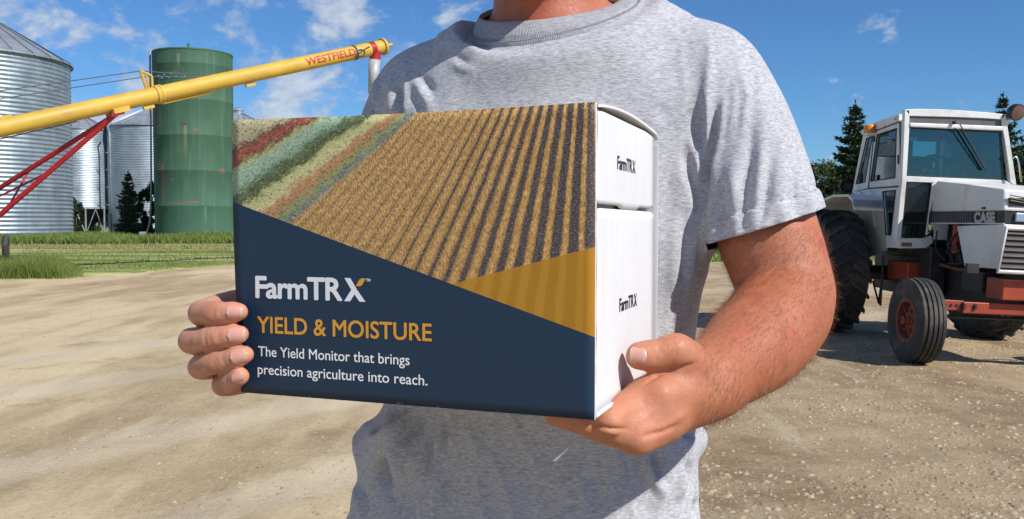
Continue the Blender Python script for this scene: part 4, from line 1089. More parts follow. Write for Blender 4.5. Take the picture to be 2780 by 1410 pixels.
YF, XS, XH, YN = 9.914, 4.335, 4.588, 8.30
def fpoly(pts, Y=YF): return [T(*A(a, b), Y=Y) for a, b in pts]
def spoly(pts, X=XS): return [T(*A(a, b), X=X) for a, b in pts]
def panel(name, pts, ext, mat_, parent=None, bevel=0.0):
    mb = MB(); mb.prism([tuple(p) for p in pts], ext); return mb.build(name, mat_, parent or tr, bevel=bevel)
inY, inX = (0, .07, 0), (.06, 0, 0)
cab = tag(empty('cab')); cab.parent = tr
def cp(name, pts, ext, mat_, bevel=0.004): return panel(name, pts, ext, mat_, cab, bevel)
# front face
cp('front_post', fpoly([(905, 155), (945, 165), (945, 310), (920, 745), (918, 800), (872, 1282), (868, 1300), (828, 1300), (870, 860), (878, 800)]), inY, M_wht)
cp('front_post', fpoly([(1765, 205), (1800, 200), (1818, 330), (1852, 545), (1893, 825), (1865, 822), (1840, 800), (1822, 640), (1790, 420), (1768, 300)]), inY, M_wht)
cp('roof_beam', fpoly([(905, 154), (1020, 150), (1200, 153), (1400, 163), (1600, 178), (1800, 199), (1770, 244), (1600, 232), (1350, 222), (946, 212)]), (0, .10, 0), M_wht)
cp('brow_panel', [p + np.array([0, .02, 0]) for p in fpoly([(946, 212), (1350, 222), (1600, 232), (1770, 244), (1768, 304), (1350, 288), (946, 272)])], (0, .03, 0), M_grey)
cp('windshield_header', [p - np.array([0, .015, 0]) for p in fpoly([(945, 273), (1350, 288), (1768, 305), (1768, 345), (1350, 327), (945, 310)])], (0, .08, 0), M_wht, .012)
cp('cowl', fpoly([(919, 747), (1790, 783), (1860, 822), (1180, 805), (918, 797)]), inY, M_wht)
gw = cp('windshield', [p + np.array([0, .035, 0]) for p in fpoly([(938, 306), (1772, 343), (1800, 790), (912, 752)])], (0, .006, 0), M_glass, 0)
mb = MB(); ring_ = [tuple(p + np.array([0, .022, 0])) for p in fpoly([(948, 316), (1764, 352), (1788, 778), (925, 741)])]; mb.tube(ring_, .009, 6, closed=True); mb.build('seal', M_rub, gw)
mb = MB(); mb.prism([tuple(p + np.array([0, .045, 0])) for p in fpoly([(945, 395), (1035, 400), (1035, 436), (945, 430)])], (0, .003, 0)); mb.build('sticker', simple('pale_sticker', (.6, .7, .62), .5), gw)
lw = cp('lower_front_window', [p + np.array([0, .03, 0]) for p in fpoly([(935, 800), (1120, 805), (1145, 825), (1138, 870), (1085, 1270), (1060, 1292), (895, 1285), (872, 1262)])], (0, .006, 0), M_dglass, 0)
mb = MB(); mb.tube([tuple(p + np.array([0, .018, 0])) for p in fpoly([(935, 800), (1120, 805), (1145, 825), (1138, 870), (1085, 1270), (1060, 1292), (895, 1285), (872, 1262)])], .010, 6, closed=True); mb.build('seal', M_rub, lw)
cp('footwell_panel', fpoly([(868, 1300), (1080, 1298), (1140, 1275), (1160, 1330), (1100, 1385), (855, 1388), (828, 1300)]), inY, M_wht)
mb = MB(); mb.prism([tuple(p - np.array([0, .004, 0])) for p in fpoly([(872, 1335), (965, 1337), (965, 1372), (872, 1370)])], (0, .003, 0)); mb.build('data_plate', simple('tan_plate', (.18, .13, .05), .5), cab)
cp('cowl_side', fpoly([(1146, 812), (1190, 800), (1120, 1100), (1110, 1270), (1088, 1270)]), inY, M_wht)
# side facing the camera
cp('door_frame', spoly([(636, 345), (858, 262), (872, 470), (868, 832), (575, 852), (600, 640)]) , (.035, 0, 0), M_wht) if False else None
def frame(name, outer, inner, X=XS, ext=(.045, 0, 0), mat_=None):
    """ring between two outlines with the same number of points"""
    o = [Vector(p) for p in spoly(outer, X)]; i_ = [Vector(p) for p in spoly(inner, X)]; e = Vector(ext); n = len(o); mb = MB()
    v = o + i_ + [p + e for p in o] + [p + e for p in i_]; f = []
    for k in range(n):
        l = (k + 1) % n; f += [(k, l, n + l, n + k), (2 * n + k, 3 * n + k, 3 * n + l, 2 * n + l), (k, 2 * n + k, 2 * n + l, l), (n + k, n + l, 3 * n + l, 3 * n + k)]
    mb.add(v, f); return mb.build(name, mat_ or M_wht, cab, bevel=.004)
dr = frame('door', [(636, 342), (860, 258), (872, 830), (576, 852)], [(656, 376), (833, 320), (820, 766), (597, 796)]); dr.name = 'door'
pn = panel('door_glass', spoly([(650, 372), (838, 314), (826, 772), (590, 800)], XS + .02), (.006, 0, 0), M_glass, dr)
mb = MB(); mb.tube([tuple(p) for p in spoly([(660, 380), (830, 325), (818, 762), (602, 792)], XS + .004)], .009, 6, closed=True); mb.build('seal', M_rub, dr)
mb = MB(); mb.tube([tuple(p) for p in spoly([(632, 350), (858, 266), (866, 800), (870, 838), (580, 858)], XS - .004)], .007, 6, closed=True); mb.build('door_gap', M_rub, dr)
rw = frame('rear_quarter_frame', [(536, 368), (636, 342), (576, 852), (436, 892)], [(564, 408), (622, 390), (552, 804), (468, 822)])
panel('rear_quarter_glass', spoly([(558, 404), (628, 384), (558, 808), (462, 828)], XS + .02), (.006, 0, 0), M_glass, rw)
mb = MB(); mb.tube([tuple(p) for p in spoly([(566, 410), (620, 394), (550, 800), (471, 818)], XS + .004)], .008, 6, closed=True); mb.build('seal', M_rub, rw)
ls = frame('lower_side_panel', [(596, 858), (868, 838), (862, 1382), (672, 1382)], [(706, 880), (826, 868), (782, 1276), (734, 1272)])
panel('lower_side_glass', spoly([(700, 876), (830, 864), (786, 1280), (728, 1276)], XS + .02), (.006, 0, 0), M_dglass if False else M_glass, ls)
mb = MB(); mb.tube([tuple(p) for p in spoly([(708, 884), (823, 872), (780, 1272), (736, 1268)], XS + .004)], .009, 6, closed=True); mb.build('seal', M_rub, ls)
cp('rear_side_panel', spoly([(436, 892), (596, 858), (672, 1382), (640, 1382), (556, 960), (545, 945), (436, 920)]), (.04, 0, 0), M_wht)
cp('roof_rail', spoly([(640, 268), (850, 196), (852, 256), (636, 340), (536, 366), (548, 330)]), (.08, 0, 0), M_wht)
# roof slab, far side, rear frame
rf = [T(*A(905, 158), Y=YF), T(*A(1800, 203), Y=YF)]
zt = rf[0][2]; xl, xr = XS - PIV[0], rf[1][0] + .02
yf, yb = YF - PIV[1], 11.42 - PIV[1]
mb = MB(); mb.box(((xl + xr) / 2, (yf + yb) / 2 + .09, zt - .085), (xr - xl - .02, yb - yf - .02, .06)); mb.build('roof', M_wht, cab, bevel=.02)
mb = MB(); mb.box(((xl + xr) / 2, (yf + yb) / 2 + .09, zt - .15), (xr - xl - .14, yb - yf - .20, .05)); mb.build('headliner', M_int, cab)
zb = T(*A(868, 840), Y=YF)[2]
for (x_, y_) in ((xl + .05, yb), (xl + .55, yb), (xr - .40, yb), (xr - .02, yb), (xr - .02, (yf + yb) / 2 + .1)):
    mb = MB(); mb.box((x_, y_, (zt - .1 + zb) / 2), (.06, .06, zt - .1 - zb)); mb.build('rear_post', M_int, cab)
mb = MB(); mb.box(((xl + xr) / 2, yb, zb - .05), (xr - xl, .05, .55)); mb.build('rear_wall', M_int, cab)
mb = MB(); mb.box(((xl + xr) / 2, yb, zt - .40), (xr - xl - .1, .05, .05)); mb.build('rear_rail', M_int, cab)
mb = MB(); mb.box((xr - .02, (yf + yb) / 2, zb - .45), (.05, yb - yf - .1, .9)); mb.build('far_side_panel', M_wht, cab)
mb = MB(); mb.box(((xl + xr) / 2, (yf + yb) / 2, zb - .62), (xr - xl - .1, yb - yf - .1, .05)); mb.build('floor', M_int, cab)
mb = MB(); mb.box((xr + .0, (yf + yb) / 2 + .05, (zt + zb) / 2), (.006, yb - yf - .2, zt - zb - .25)); mb.build('far_side_glass', M_glass, cab)
mb = MB(); mb.box(((xl + xr) / 2, yb + .01, (zt + zb) / 2), (xr - xl - .1, .006, zt - zb - .25)); mb.build('rear_glass', M_glass, cab)
# seat, dash and steering wheel
sx0 = (xl + xr) / 2
mb = MB(); mb.box((sx0, yf + .92, zb - .12), (.50, .46, .14)); mb.build('seat', M_int, cab, bevel=.04)
mb = MB(); mb.box((sx0, yf + 1.15, zb + .17), (.46, .12, .55)); mb.build('seat_back', M_int, cab, bevel=.04)
mb = MB(); mb.box((sx0 - .02, yf + .22, zb - .12), (.42, .28, .34)); mb.build('dashboard', M_int, cab, bevel=.03)
swc = T(*A(1190, 690), Y=YF + .42)
mb = MB(); mb.tube([swc + np.array([.20 * math.cos(a), .10 * math.sin(a), .17 * math.sin(a)]) for a in np.linspace(0, 2 * math.pi, 30, endpoint=False)], .013, 8, closed=True)
for a in (.4, 2.7, 4.7): mb.tube([swc, swc + np.array([.20 * math.cos(a), .10 * math.sin(a), .17 * math.sin(a)])], .009, 6)
mb.tube([swc, swc + np.array([0, -.20, -.35])], .022, 8); mb.build('steering_wheel', M_rub, cab)
# wiper, lamps, mirror arm
w0, w1, w2 = T(*A(1355, 268), Y=YF - .06), T(*A(1440, 380), Y=YF - .07), T(*A(1622, 692), Y=YF - .03)
wp_ = MB(); wp_.tube([w0, T(*A(1395, 290), Y=YF - .07), w1, w2], .007, 6); wp_.tube([T(*A(1330, 275), Y=YF - .03), w0], .02, 8); wp_.tube([T(*A(1340, 320), Y=YF - .05), T(*A(1400, 345), Y=YF - .055)], .006, 5); wo = wp_.build('wiper', M_blk, tr)
mb = MB(); mb.tube([T(*A(1400, 330), Y=YF - .01), T(*A(1622, 692), Y=YF - .01)], .010, 6); mb.build('wiper_blade', M_rub, wo)
am = T(*A(590, 345), X=XS - .06); mb = MB(); mb.lathe([(.062, -.05), (.068, -.02), (.066, .03), (.050, .055), (.001, .060)], tuple(am + [0, 0, .02]), 'Z', 20); ao = mb.build('amber_lamp', M_amb, tr, smooth=True)
mb = MB(); mb.box(tuple(am + [.03, 0, -.045]), (.16, .14, .03)); mb.build('bracket', M_wht, ao)
lp_ = T(*A(1885, 178), Y=YF - .02); q_ = Vector((.25, -.9, -.3)).to_track_quat('Z', 'Y').to_matrix(); mb = MB()
prof_ = [(.001, -.085), (.05, -.075), (.085, -.03), (.095, .03), (.088, .045)]; mb.lathe(prof_, (0, 0, 0), 'Z', 22); mb.v = [tuple(q_ @ Vector(v_) + Vector(lp_)) for v_ in mb.v]; lo_ = mb.build('work_lamp', M_blk, tr, smooth=True)
mb = MB(); mb.lathe([(.086, .04), (.05, .05), (.001, .052)], (0, 0, 0), 'Z', 22); mb.v = [tuple(q_ @ Vector(v_) + Vector(lp_)) for v_ in mb.v]; mb.build('lens', simple('lamp_lens', (.16, .09, .07), .15), lo_, smooth=True)
mb = MB(); mb.tube([lp_ + np.array([-.05, .03, -.08]), T(*A(1822, 250), Y=YF), T(*A(1805, 300), Y=YF + .02)], .015, 8); mb.build('stalk', M_wht, lo_)
mb = MB(); mb.tube([T(*A(a, b), Y=YF - .1) for a, b in ((1858, 585), (1885, 575), (1905, 592), (1915, 640), (1938, 800))], .011, 8); mb.build('mirror_arm', M_chr, tr, smooth=True)
# hood
hs = [(1190, 788), (1420, 812), (1778, 862), (1782, 1054), (1108, 1064), (1146, 830)]
WH = .72
hood = panel('hood', [T(*A(a, b), X=XH) for a, b in hs], (WH, 0, 0), M_wht, tr, .018)
strip = panel('side_stripe', [T(*A(a, b), X=XH + .012) for a, b in ((1108, 1066), (1784, 1056), (1786, 1168), (1108, 1167))], (WH - .024, 0, 0), M_blk, tr)
mb = MB()
for k in range(25):
    a = 1118 + k * 15.6; p = [T(*A(a, b), X=XH + .006) for b in (1070, 1163)]; mb.tube(p, .0055, 5)
tag(mb.build('stripe_ribs', simple('grey_rib', (.17, .16, .15), .5), strip), kind='stuff')
mb = MB(); mb.tube([T(*A(1108, 1165), X=XH + .002), T(*A(1784, 1168), X=XH + .002)], .007, 5); mb.build('trim', M_wht, strip)
vt, ft = text_geo('CASE', 0, .95); c0 = T(*A(1522, 1158), X=XH + .004); c1 = T(*A(1700, 1160), X=XH + .004); c2 = T(*A(1522, 1072), X=XH + .004)
xx0, xx1, y0_, y1_ = vt[:, 0].min(), vt[:, 0].max(), vt[:, 1].min(), vt[:, 1].max()
Vc, ft = embolden([c0 + (c1 - c0) * ((x - xx0) / (xx1 - xx0)) + (c2 - c0) * ((y - y0_) / (y1_ - y0_)) for x, y in vt], ft, .010, (c1 - c0) / np.linalg.norm(c1 - c0), (0, 0, 1), (-20, 0, 0))
mesh_np('lettering', Vc, ft, simple('grey_white_letters', (.42, .41, .39), .5), strip)
mb = MB(); mb.box(tuple(T(*A(1603, 1030), X=XH - .005)), (.02, .05, .02)); mb.build('hood_latch', M_blk, hood)
nose = panel('nose_shell', [T(*A(a, b), X=XH) for a, b in ((1362, 1188), (1784, 1172), (1722, 1577), (1705, 1570), (1430, 1548))], (WH, 0, 0), M_wht, tr, .012)
# nose front: louvre slot, headlamp strip and slatted grille
nf_ = T(*A(1782, 1054), X=XH)[1] + PIV[1]
ngf = T(*A(1784, 1172), X=XH)[1] + PIV[1]
def N_(a, b, off=-.012, Y0=None): return T(*A(a, b), Y=(Y0 or nf_) + off)
x_r = XH - PIV[0] + WH
def nrect(name, a0, b0, b1, a1b, mat_, off, ext, parent=None, xin=0.0):
    p0, p1 = N_(a0, b0, off), N_(a1b, b1, off)
    return panel(name, [(p0[0], p0[1], p0[2]), (x_r - xin, p0[1], p0[2]), (x_r - xin, p1[1], p1[2]), (p1[0], p1[1], p1[2])], (0, ext, 0), mat_, parent or tr)
nrect('upper_louvre', 1832, 938, 1012, 1832, M_blk, -.004, .02, hood, .09)
for k in range(3):
    p0 = N_(1834, 945 + k * 22, -.014); mb = MB(); mb.box(((p0[0] + x_r - .09) / 2, p0[1], p0[2] - .01), (x_r - .09 - p0[0], .016, .010), Matrix.Rotation(rad(8), 3, 'Y')); mb.build('louvre_slat', M_slat, hood)
nrect('headlamp_strip', 1790, 1066, 1166, 1790, M_blk, -.006, .02, strip)
p0 = N_(1905, 1112, -.02); mb = MB(); mb.box(tuple(p0 + [.06, 0, 0]), (.17, .03, .085)); mb.build('headlamp', simple('headlamp_glass', (.35, .42, .55), .12, .3), strip, bevel=.01)
p0 = T(*A(1812, 1228), Y=ngf - .012); p1 = T(*B(1742, 300), Y=ngf - .10)
yb0, yb1 = p0[1], p1[1]
panel('grille_opening', [p0, (x_r - .10, p0[1], p0[2]), (x_r - .10, p1[1], p1[2]), p1], (0, .03, 0), M_blk, nose)
for k in range(7):
    u = (k + .5) / 7; c = np.array(p0) * (1 - u) + np.array(p1) * u; mb = MB(); mb.box(((c[0] + x_r - .10) / 2, c[1] - .012, c[2]), (x_r - .10 - c[0], .022, .016), Matrix.Rotation(rad(0), 3, 'X')); mb.build('grille_slat', M_slat, nose)
mb = MB(); fr_ = [np.array(p0) + [-.02, -.015, .02], (x_r - .08, p0[1] - .015, p0[2] + .02), (x_r - .08, p1[1] - .015, p1[2] - .02), np.array(p1) + [-.02, -.015, -.02]]; mb.tube([tuple(v_) for v_ in fr_], .022, 8, closed=True); mb.build('grille_frame', M_wht, nose)
# chassis, engine and orange castings
yc = lambda v: v - PIV[1]
def cbox(name, x0, x1, y0, y1, z0, z1, mat_, bevel=.01):
    mb = MB(); mb.box(((x0 + x1) / 2 - PIV[0], (y0 + y1) / 2 - PIV[1], (z0 + z1) / 2), (x1 - x0, y1 - y0, z1 - z0)); return mb.build(name, mat_, tr, bevel=bevel)
cbox('chassis', 4.76, 5.14, 8.55, 11.6, .52, .92, M_blk)
en = cbox('engine', 4.74, 5.16, 8.75, 9.85, .92, 1.40, M_blk, .03)
for (x, y, z, r_, L) in ((4.72, 8.95, 1.20, .06, .3), (4.72, 9.25, 1.05, .075, .22), (4.70, 9.55, 1.22, .05, .3)):
    mb = MB(); mb.tube([(x - PIV[0], yc(y), z - L / 2), (x - PIV[0], yc(y), z + L / 2)], r_, 14); mb.build('filter_canister', M_org if y != 9.25 else M_blk, en)
for k in range(5):
    mb = MB(); y = 8.85 + k * .2; mb.tube([(4.73 - PIV[0], yc(y), .95), (4.68 - PIV[0], yc(y + .05), 1.15), (4.72 - PIV[0], yc(y + .12), 1.38)], .014, 6); mb.build('hose', M_blk, en)
cbox('gearbox', 4.66, 5.22, 9.9, 11.6, .55, 1.02, M_blk, .03)
cbox('transmission_cover', 4.62, 5.26, 9.95, 11.2, 1.0, 1.20, M_blk)
cbox('side_box', 4.44, 4.70, 10.10, 10.66, .725, .935, M_org, .012)
cbox('under_cab_frame', 4.40, 5.48, 9.95, 11.4, 1.05, 1.16, M_blk)
cbox('step_tank', 4.55, 4.72, 9.80, 10.06, .60, 1.12, M_blk)
cbox('battery_box', 4.60, 4.74, 8.80, 9.20, .70, .90, M_blk)
cbox('front_bolster', 4.60, 5.28, 8.42, 8.72, .66, .86, M_org)
ob = T(*B(1500, 290), Y=8.45); mb = MB(); mb.box(tuple(ob), (.11, .05, .09)); mb.build('tow_bracket', M_blk, tr)
zA = T(*B(1700, 700), Y=8.50)[2]; zB = T(*B(1700, 600), Y=8.50)[2]
ax_ = MB(); xa = T(*B(1420, 640), Y=8.50)[0]; xcen = XH - PIV[0] + WH / 2
ax_.box((xcen, yc(8.56), (zA + zB) / 2), (2 * (xcen - xa), .13, zB - zA)); axo = ax_.build('axle_beam', M_org, tr, bevel=.008)
for sg in (-1, 1):
    xe = xa - .26 if sg < 0 else 2 * xcen - xa + .26; xi = xa + .02 if sg < 0 else 2 * xcen - xa - .02
    mb = MB(); mb.box(((xe + xi) / 2, yc(8.57), (zA + zB) / 2 + .015), (abs(xe - xi), .09, .095)); mb.build('axle_extension', M_org, tr, bevel=.006)
    for k in range(3):
        mb = MB(); xx = xi + sg * (.07 + k * .055); mb.tube([(xx, yc(8.57) - .052, (zA + zB) / 2 + .015), (xx, yc(8.57) - .03, (zA + zB) / 2 + .015)], .014, 8); mb.build('pin_hole', M_rub, tr)
    mb = MB(); mb.tube([(xe, yc(8.60), .30), (xe, yc(8.60), .68)], .045, 12); mb.build('kingpin', M_org, tr)
    mb = MB(); mb.tube([(xe + .03, yc(8.60), .413), (xe + sg * .22, yc(8.62), .413)], .04, 10); mb.build('spindle', M_org, tr)
for dx in (-.02, .09):
    mb = MB(); p = T(*B(1445 + dx * 900, 632), Y=8.49); mb.box(tuple(p), (.022, .03, .05)); mb.build('bolt', M_blk, axo)
mb = MB(); mb.tube([(xcen + .04, yc(8.49), zB + .03), (xcen + .04, yc(8.62), zB + .03)], .10, 20); mb.tube([(xcen + .04, yc(8.475), zB + .03), (xcen + .04, yc(8.49), zB + .03)], .03, 10); mb.build('axle_pivot', M_org, axo)
mb = MB(); mb.tube([(xa - .2, yc(8.80), .45), (xcen + .6, yc(8.80), .46)], .018, 8); mb.build('tie_rod', M_blk, tr)
# rear axle and fenders
mb = MB(); mb.tube([(3.99 - PIV[0], yc(11.2), .76), (5.90 - PIV[0], yc(11.2), .76)], .09, 12); mb.build('rear_axle', M_blk, tr)
for sg in (-1, 1):
    x_in = XS - PIV[0] if sg < 0 else 2 * xcen - (XS - PIV[0]); x_out = x_in + sg * .36
    pr_ = [(10.60, 1.54), (10.66, 1.64), (10.80, 1.70), (11.3, 1.71), (11.7, 1.66), (12.02, 1.40)]
    mb = MB(); V = []; F = []
    for x in (x_in, x_out):
        for (y, z) in pr_: V += [(x, yc(y), z), (x, yc(y), z - .03)]
    n2 = len(pr_) * 2
    for i in range(len(pr_) - 1):
        a = i * 2; F += [(a, a + 2, n2 + a + 2, n2 + a), (a + 1, n2 + a + 1, n2 + a + 3, a + 3), (a, a + 1, a + 3, a + 2), (n2 + a, n2 + a + 2, n2 + a + 3, n2 + a + 1)]
    F += [(0, n2, n2 + 1, 1), (n2 - 2, n2 - 1, 2 * n2 - 1, 2 * n2 - 2)]
    mb.add(V, F); fo_ = mb.build('fender', M_wht, tr)
    mb = MB(); mb.prism([(x_in + sg * .01, yc(y), z) for y, z in [(10.60, 1.54), (10.66, 1.62), (10.80, 1.68), (11.3, 1.68), (11.7, 1.62), (12.0, 1.38), (11.2, .9), (10.45, 1.05)]], (-sg * .02, 0, 0)); mb.build('inner_panel', simple('dusty_cream', (.40, .37, .30), .7, var=.2, vscale=3), fo_)
    mb = MB(); mb.prism([(x_out, yc(10.59), 1.56), (x_out, yc(10.64), 1.635), (x_in, yc(10.64), 1.635), (x_in, yc(10.59), 1.56)], (0, -.012, -.0)); mb.build('front_lip', simple('blue_grey_step', (.30, .31, .33), .5, .2), fo_)
lf = T(*A(350, 860), X=3.84); mb = MB(); mb.lathe([(.001, -.05), (.06, -.045), (.085, 0), (.08, .03)], (0, 0, 0), 'Z', 18); mb.v = [tuple(Matrix.Rotation(rad(90), 3, 'X') @ Vector(v_) + Vector((3.98 - PIV[0], yc(10.9), 1.80))) for v_ in mb.v]; mb.build('fender_lamp', M_blk, tr, smooth=True)
mb = MB(); mb.tube([(4.30 - PIV[0], yc(10.45), .70), (4.34 - PIV[0], yc(10.60), .42), (4.38 - PIV[0], yc(10.9), .66)], .012, 6); mb.tube([(4.30 - PIV[0], yc(10.45), .98), (4.30 - PIV[0], yc(10.45), .40)], .014, 6); mb.build('step', M_blk, tr)
# wheels
def wheel(name, x, y, r_, w, rim_r, sg, ribs=False):
    e = empty(name, (x - PIV[0], y - PIV[1], r_ - .01)); e.parent = tr
    hw = w / 2
    if ribs:
        prof = [(rim_r, -hw * .80), (rim_r + .02, -hw * .88), (r_ * .80, -hw * 1.0), (r_ * .93, -hw * .92)]
        grooves = np.linspace(-hw * .84, hw * .84, 10)
        xs_ = []
        for k in range(5):
            a = -hw * .84 + k * hw * 1.68 / 4.6; b = a + hw * .24
            prof += [(r_ * (.970 if k in (0, 4) else .998), a), (r_ * (.970 if k in (0, 4) else 1.0), b), (r_ * .945, b + .006), (r_ * .945, b + .014)]
        prof = prof[:-2]; prof += [(r_ * .93, hw * .92), (r_ * .80, hw * 1.0), (rim_r + .02, hw * .88), (rim_r, hw * .80)]
        mb = MB(); mb.lathe(prof, (0, 0, 0), 'X', 72, closed=True); mb.build('tyre', M_tyr, e, auto=rad(50))
    else:
        prof = [(rim_r, -hw * .78), (rim_r + .03, -hw * .88), (r_ * .76, -hw * 1.0), (r_ * .88, -hw * .96), (r_ * .925, -hw * .86), (r_ * .945, 0), (r_ * .925, hw * .86), (r_ * .88, hw * .96), (r_ * .76, hw), (rim_r + .03, hw * .88), (rim_r, hw * .78)]
        mb = MB(); mb.lathe(prof, (0, 0, 0), 'X', 72, closed=True)
        nl = 22
        for s2 in (-1, 1):
            for k in range(nl):
                a0 = 2 * math.pi * (k + (.5 if s2 > 0 else 0)) / nl; V = []
                for (u, da) in ((0.02, 0.0), (.35, .07), (.70, .15), (1.0, .25)):
                    x0 = s2 * hw * u; rb = r_ * (.935 - .05 * (u > .9)); rt_ = r_ * (1.0 - .045 * (u > .9))
                    for (da2, rr_) in ((-.045, rb), (-.032, rt_), (.032, rt_), (.045, rb)):
                        a = a0 + da + da2; V.append((x0, rr_ * math.cos(a), rr_ * math.sin(a)))
                V.append(None); V = V[:-1]
                F = [(i * 4 + j, i * 4 + j + 1, (i + 1) * 4 + j + 1, (i + 1) * 4 + j) for i in range(3) for j in range(3)] + [(0, 1, 2, 3), (12, 15, 14, 13)]
                # shoulder of the lug running down the sidewall
                b_ = len(V); xs2 = s2 * hw * 1.01
                for (da2, rr_) in ((-.040, r_ * .86), (.040, r_ * .86)): V.append((xs2, rr_ * math.cos(a0 + .27 + da2), rr_ * math.sin(a0 + .27 + da2)))
                F += [(13, 14, b_ + 1, b_), (12, 13, b_), (14, 15, b_ + 1)]
                mb.add(V, F)
        mb.build('tyre', M_tyr, e, auto=rad(50))
    rp = [(rim_r + .012, -hw * .80), (rim_r + .012, -hw * .86), (rim_r - .02, -hw * .84), (rim_r - .03, -hw * .5), (rim_r - .03, hw * .5), (rim_r - .02, hw * .84), (rim_r + .012, hw * .86), (rim_r + .012, hw * .80)]
    mb = MB(); mb.lathe(rp, (0, 0, 0), 'X', 48); dd = sg * hw * .25
    mb.lathe([(rim_r - .02, dd), (rim_r * .72, dd + sg * .01), (rim_r * .55, dd + sg * .03), (rim_r * .3, dd + sg * .05), (.001, dd + sg * .05)], (0, 0, 0), 'X', 40); mb.build('rim', M_rim, e, auto=rad(40))
    mb = MB(); mb.tube([(dd, 0, 0), (dd + sg * .10, 0, 0)], rim_r * .22, 16); mb.build('hub', M_rim, e)
    for k in range(6):
        a = k * math.pi / 3; mb = MB(); mb.tube([(dd + sg * .01, rim_r * .5 * math.cos(a), rim_r * .5 * math.sin(a)), (dd + sg * .06, rim_r * .5 * math.cos(a), rim_r * .5 * math.sin(a))], .016, 6); mb.build('wheel_nut', M_rim, e)
    return e
cw = xcen + PIV[0]
wheel('front_wheel', 3.905, 8.65, .418, .245, .205, -1, True)
wheel('front_wheel', 2 * cw - 3.905, 8.65, .418, .245, .205, 1, True)
wheel('rear_wheel', 3.95, 11.2, .765, .49, .44, -1)
wheel('rear_wheel', 2 * cw - 3.95, 11.2, .765, .49, .44, 1)

# small working parts: hoses, pipes and bolts that show under the hood and round the cab
for k, (pts, r_, m_) in enumerate((
    ([(4.66, 9.05, 1.36), (4.62, 9.12, 1.15), (4.66, 9.30, .98), (4.64, 9.60, .95)], .012, M_blk),
    ([(4.68, 9.35, 1.36), (4.60, 9.45, 1.22), (4.64, 9.62, 1.06)], .015, M_blk),
    ([(4.70, 8.95, .98), (4.66, 9.3, .90), (4.66, 9.8, .93)], .018, M_rim),
    ([(4.60, 9.80, 1.30), (4.60, 9.80, 1.10), (4.66, 9.70, .98)], .010, M_blk),
    ([(4.62, 9.60, 1.30), (4.60, 9.50, 1.12), (4.66, 9.30, 1.10)], .009, M_blk))):
    mb = MB(); mb.tube([(x - PIV[0], yc(y), z) for x, y, z in [tuple(v_) for v_ in resample([list(q_) for q_ in pts], 4)]], r_, 6); mb.build('hose', m_, en)
for a, b in ((450, 905), (520, 893), (700, 1340), (640, 300), (820, 240), (850, 900), (850, 1100)):
    mb = MB(); p = T(*A(a, b), X=XS - .004); mb.tube([p, p + np.array([-.006, 0, 0])], .008, 8); mb.build('bolt', M_blk, cab)
mb = MB(); mb.tube([tuple(p) for p in spoly([(845, 560), (845, 640)], XS - .02)], .010, 6); mb.build('door_handle', M_blk, dr)
for dz in (0, .28): mb = MB(); p = T(*A(628, 420 + dz * 1200), X=XS - .008); mb.box(tuple(p), (.02, .05, .06)); mb.build('hinge', M_blk, dr)
mb = MB(); mb.tube([T(*A(610, 880), X=XS - .02), T(*A(640, 1200), X=XS - .02)], .008, 6); mb.build('grab_rail', M_wht, cab)
# ------------------------------------------------------------------ person
def pr(px, py, D, r): return (P(px, py, D), r)
def ringpts(x, n):
    cx, cy, cz, a, b, yaw, tilt, roll = x
    th = np.linspace(0, 2 * np.pi, n, endpoint=False)
    X = np.array([np.cos(yaw), np.sin(yaw), 0]); Y = np.array([-np.sin(yaw), np.cos(yaw), 0]); Z = np.array([0, 0, 1.])
    X2 = X * np.cos(roll) - Z * np.sin(roll); Zr = Z * np.cos(roll) + X * np.sin(roll)
    Y2 = Y * np.cos(tilt) + Zr * np.sin(tilt)
    return np.array([cx, cy, cz]) + a * np.cos(th)[:, None] * X2 + b * np.sin(th)[:, None] * Y2
INNER = [0.0457, 1.121, 1.643, 0.088, 0.0752, -0.272, 0.4159, -0.0366]
OUTER = [0.052, 1.1165, 1.6316, 0.1042, 0.0921, -0.2876, 0.4734, -0.0972]
TY = rad(-15)                                   # the chest faces a little to the left of the camera
ux, uy = np.array([math.cos(TY), math.sin(TY)]), np.array([-math.sin(TY), math.cos(TY)])

def torso_sdf(F, table, k=0.03, n=2.35):
    """stack of super-ellipse sections: rows (z, cx, cy, half width, half depth)"""
    t = np.array(sorted(table)); lo = [-0.45, 0.8, t[0, 0] - 0.03]; hi = [0.6, 1.45, t[-1, 0] + 0.06]
    sl = F.sub(lo, hi); X, Y, Z = F.coords(sl)
    zz = Z.ravel()
    # smooth (cubic) interpolation of the rows
    zi = np.clip(zz, t[0, 0], t[-1, 0]); vals = []
    for c in range(1, 5):
        m_ = np.gradient(t[:, c], t[:, 0]); j = np.clip(np.searchsorted(t[:, 0], zi) - 1, 0, len(t) - 2)
        h = t[j + 1, 0] - t[j, 0]; u = (zi - t[j, 0]) / h
        vals.append(((2 * u**3 - 3 * u**2 + 1) * t[j, c] + (u**3 - 2 * u**2 + u) * h * m_[j] + (-2 * u**3 + 3 * u**2) * t[j + 1, c] + (u**3 - u**2) * h * m_[j + 1])[None, None, :])
    cx, cy, a, b = vals
    x = (X - cx) * ux[0] + (Y - cy) * ux[1]; y = (X - cx) * uy[0] + (Y - cy) * uy[1]
    q = (np.abs(x / a) ** n + np.abs(y / b) ** n) ** (1 / n)
    gx, gy = x / a ** 2, y / b ** 2
    d = (q - 1) * q / np.maximum(np.sqrt(gx * gx + gy * gy), 1e-4) * 1.0
    d = np.where(q < 0.35, -0.06, d)
    d = smax(d, np.maximum(t[0, 0] - Z, Z - t[-1, 0]) + 0 * d, 0.05)
    F.f[sl] = smin(F.f[sl], d.astype(np.float32), k)

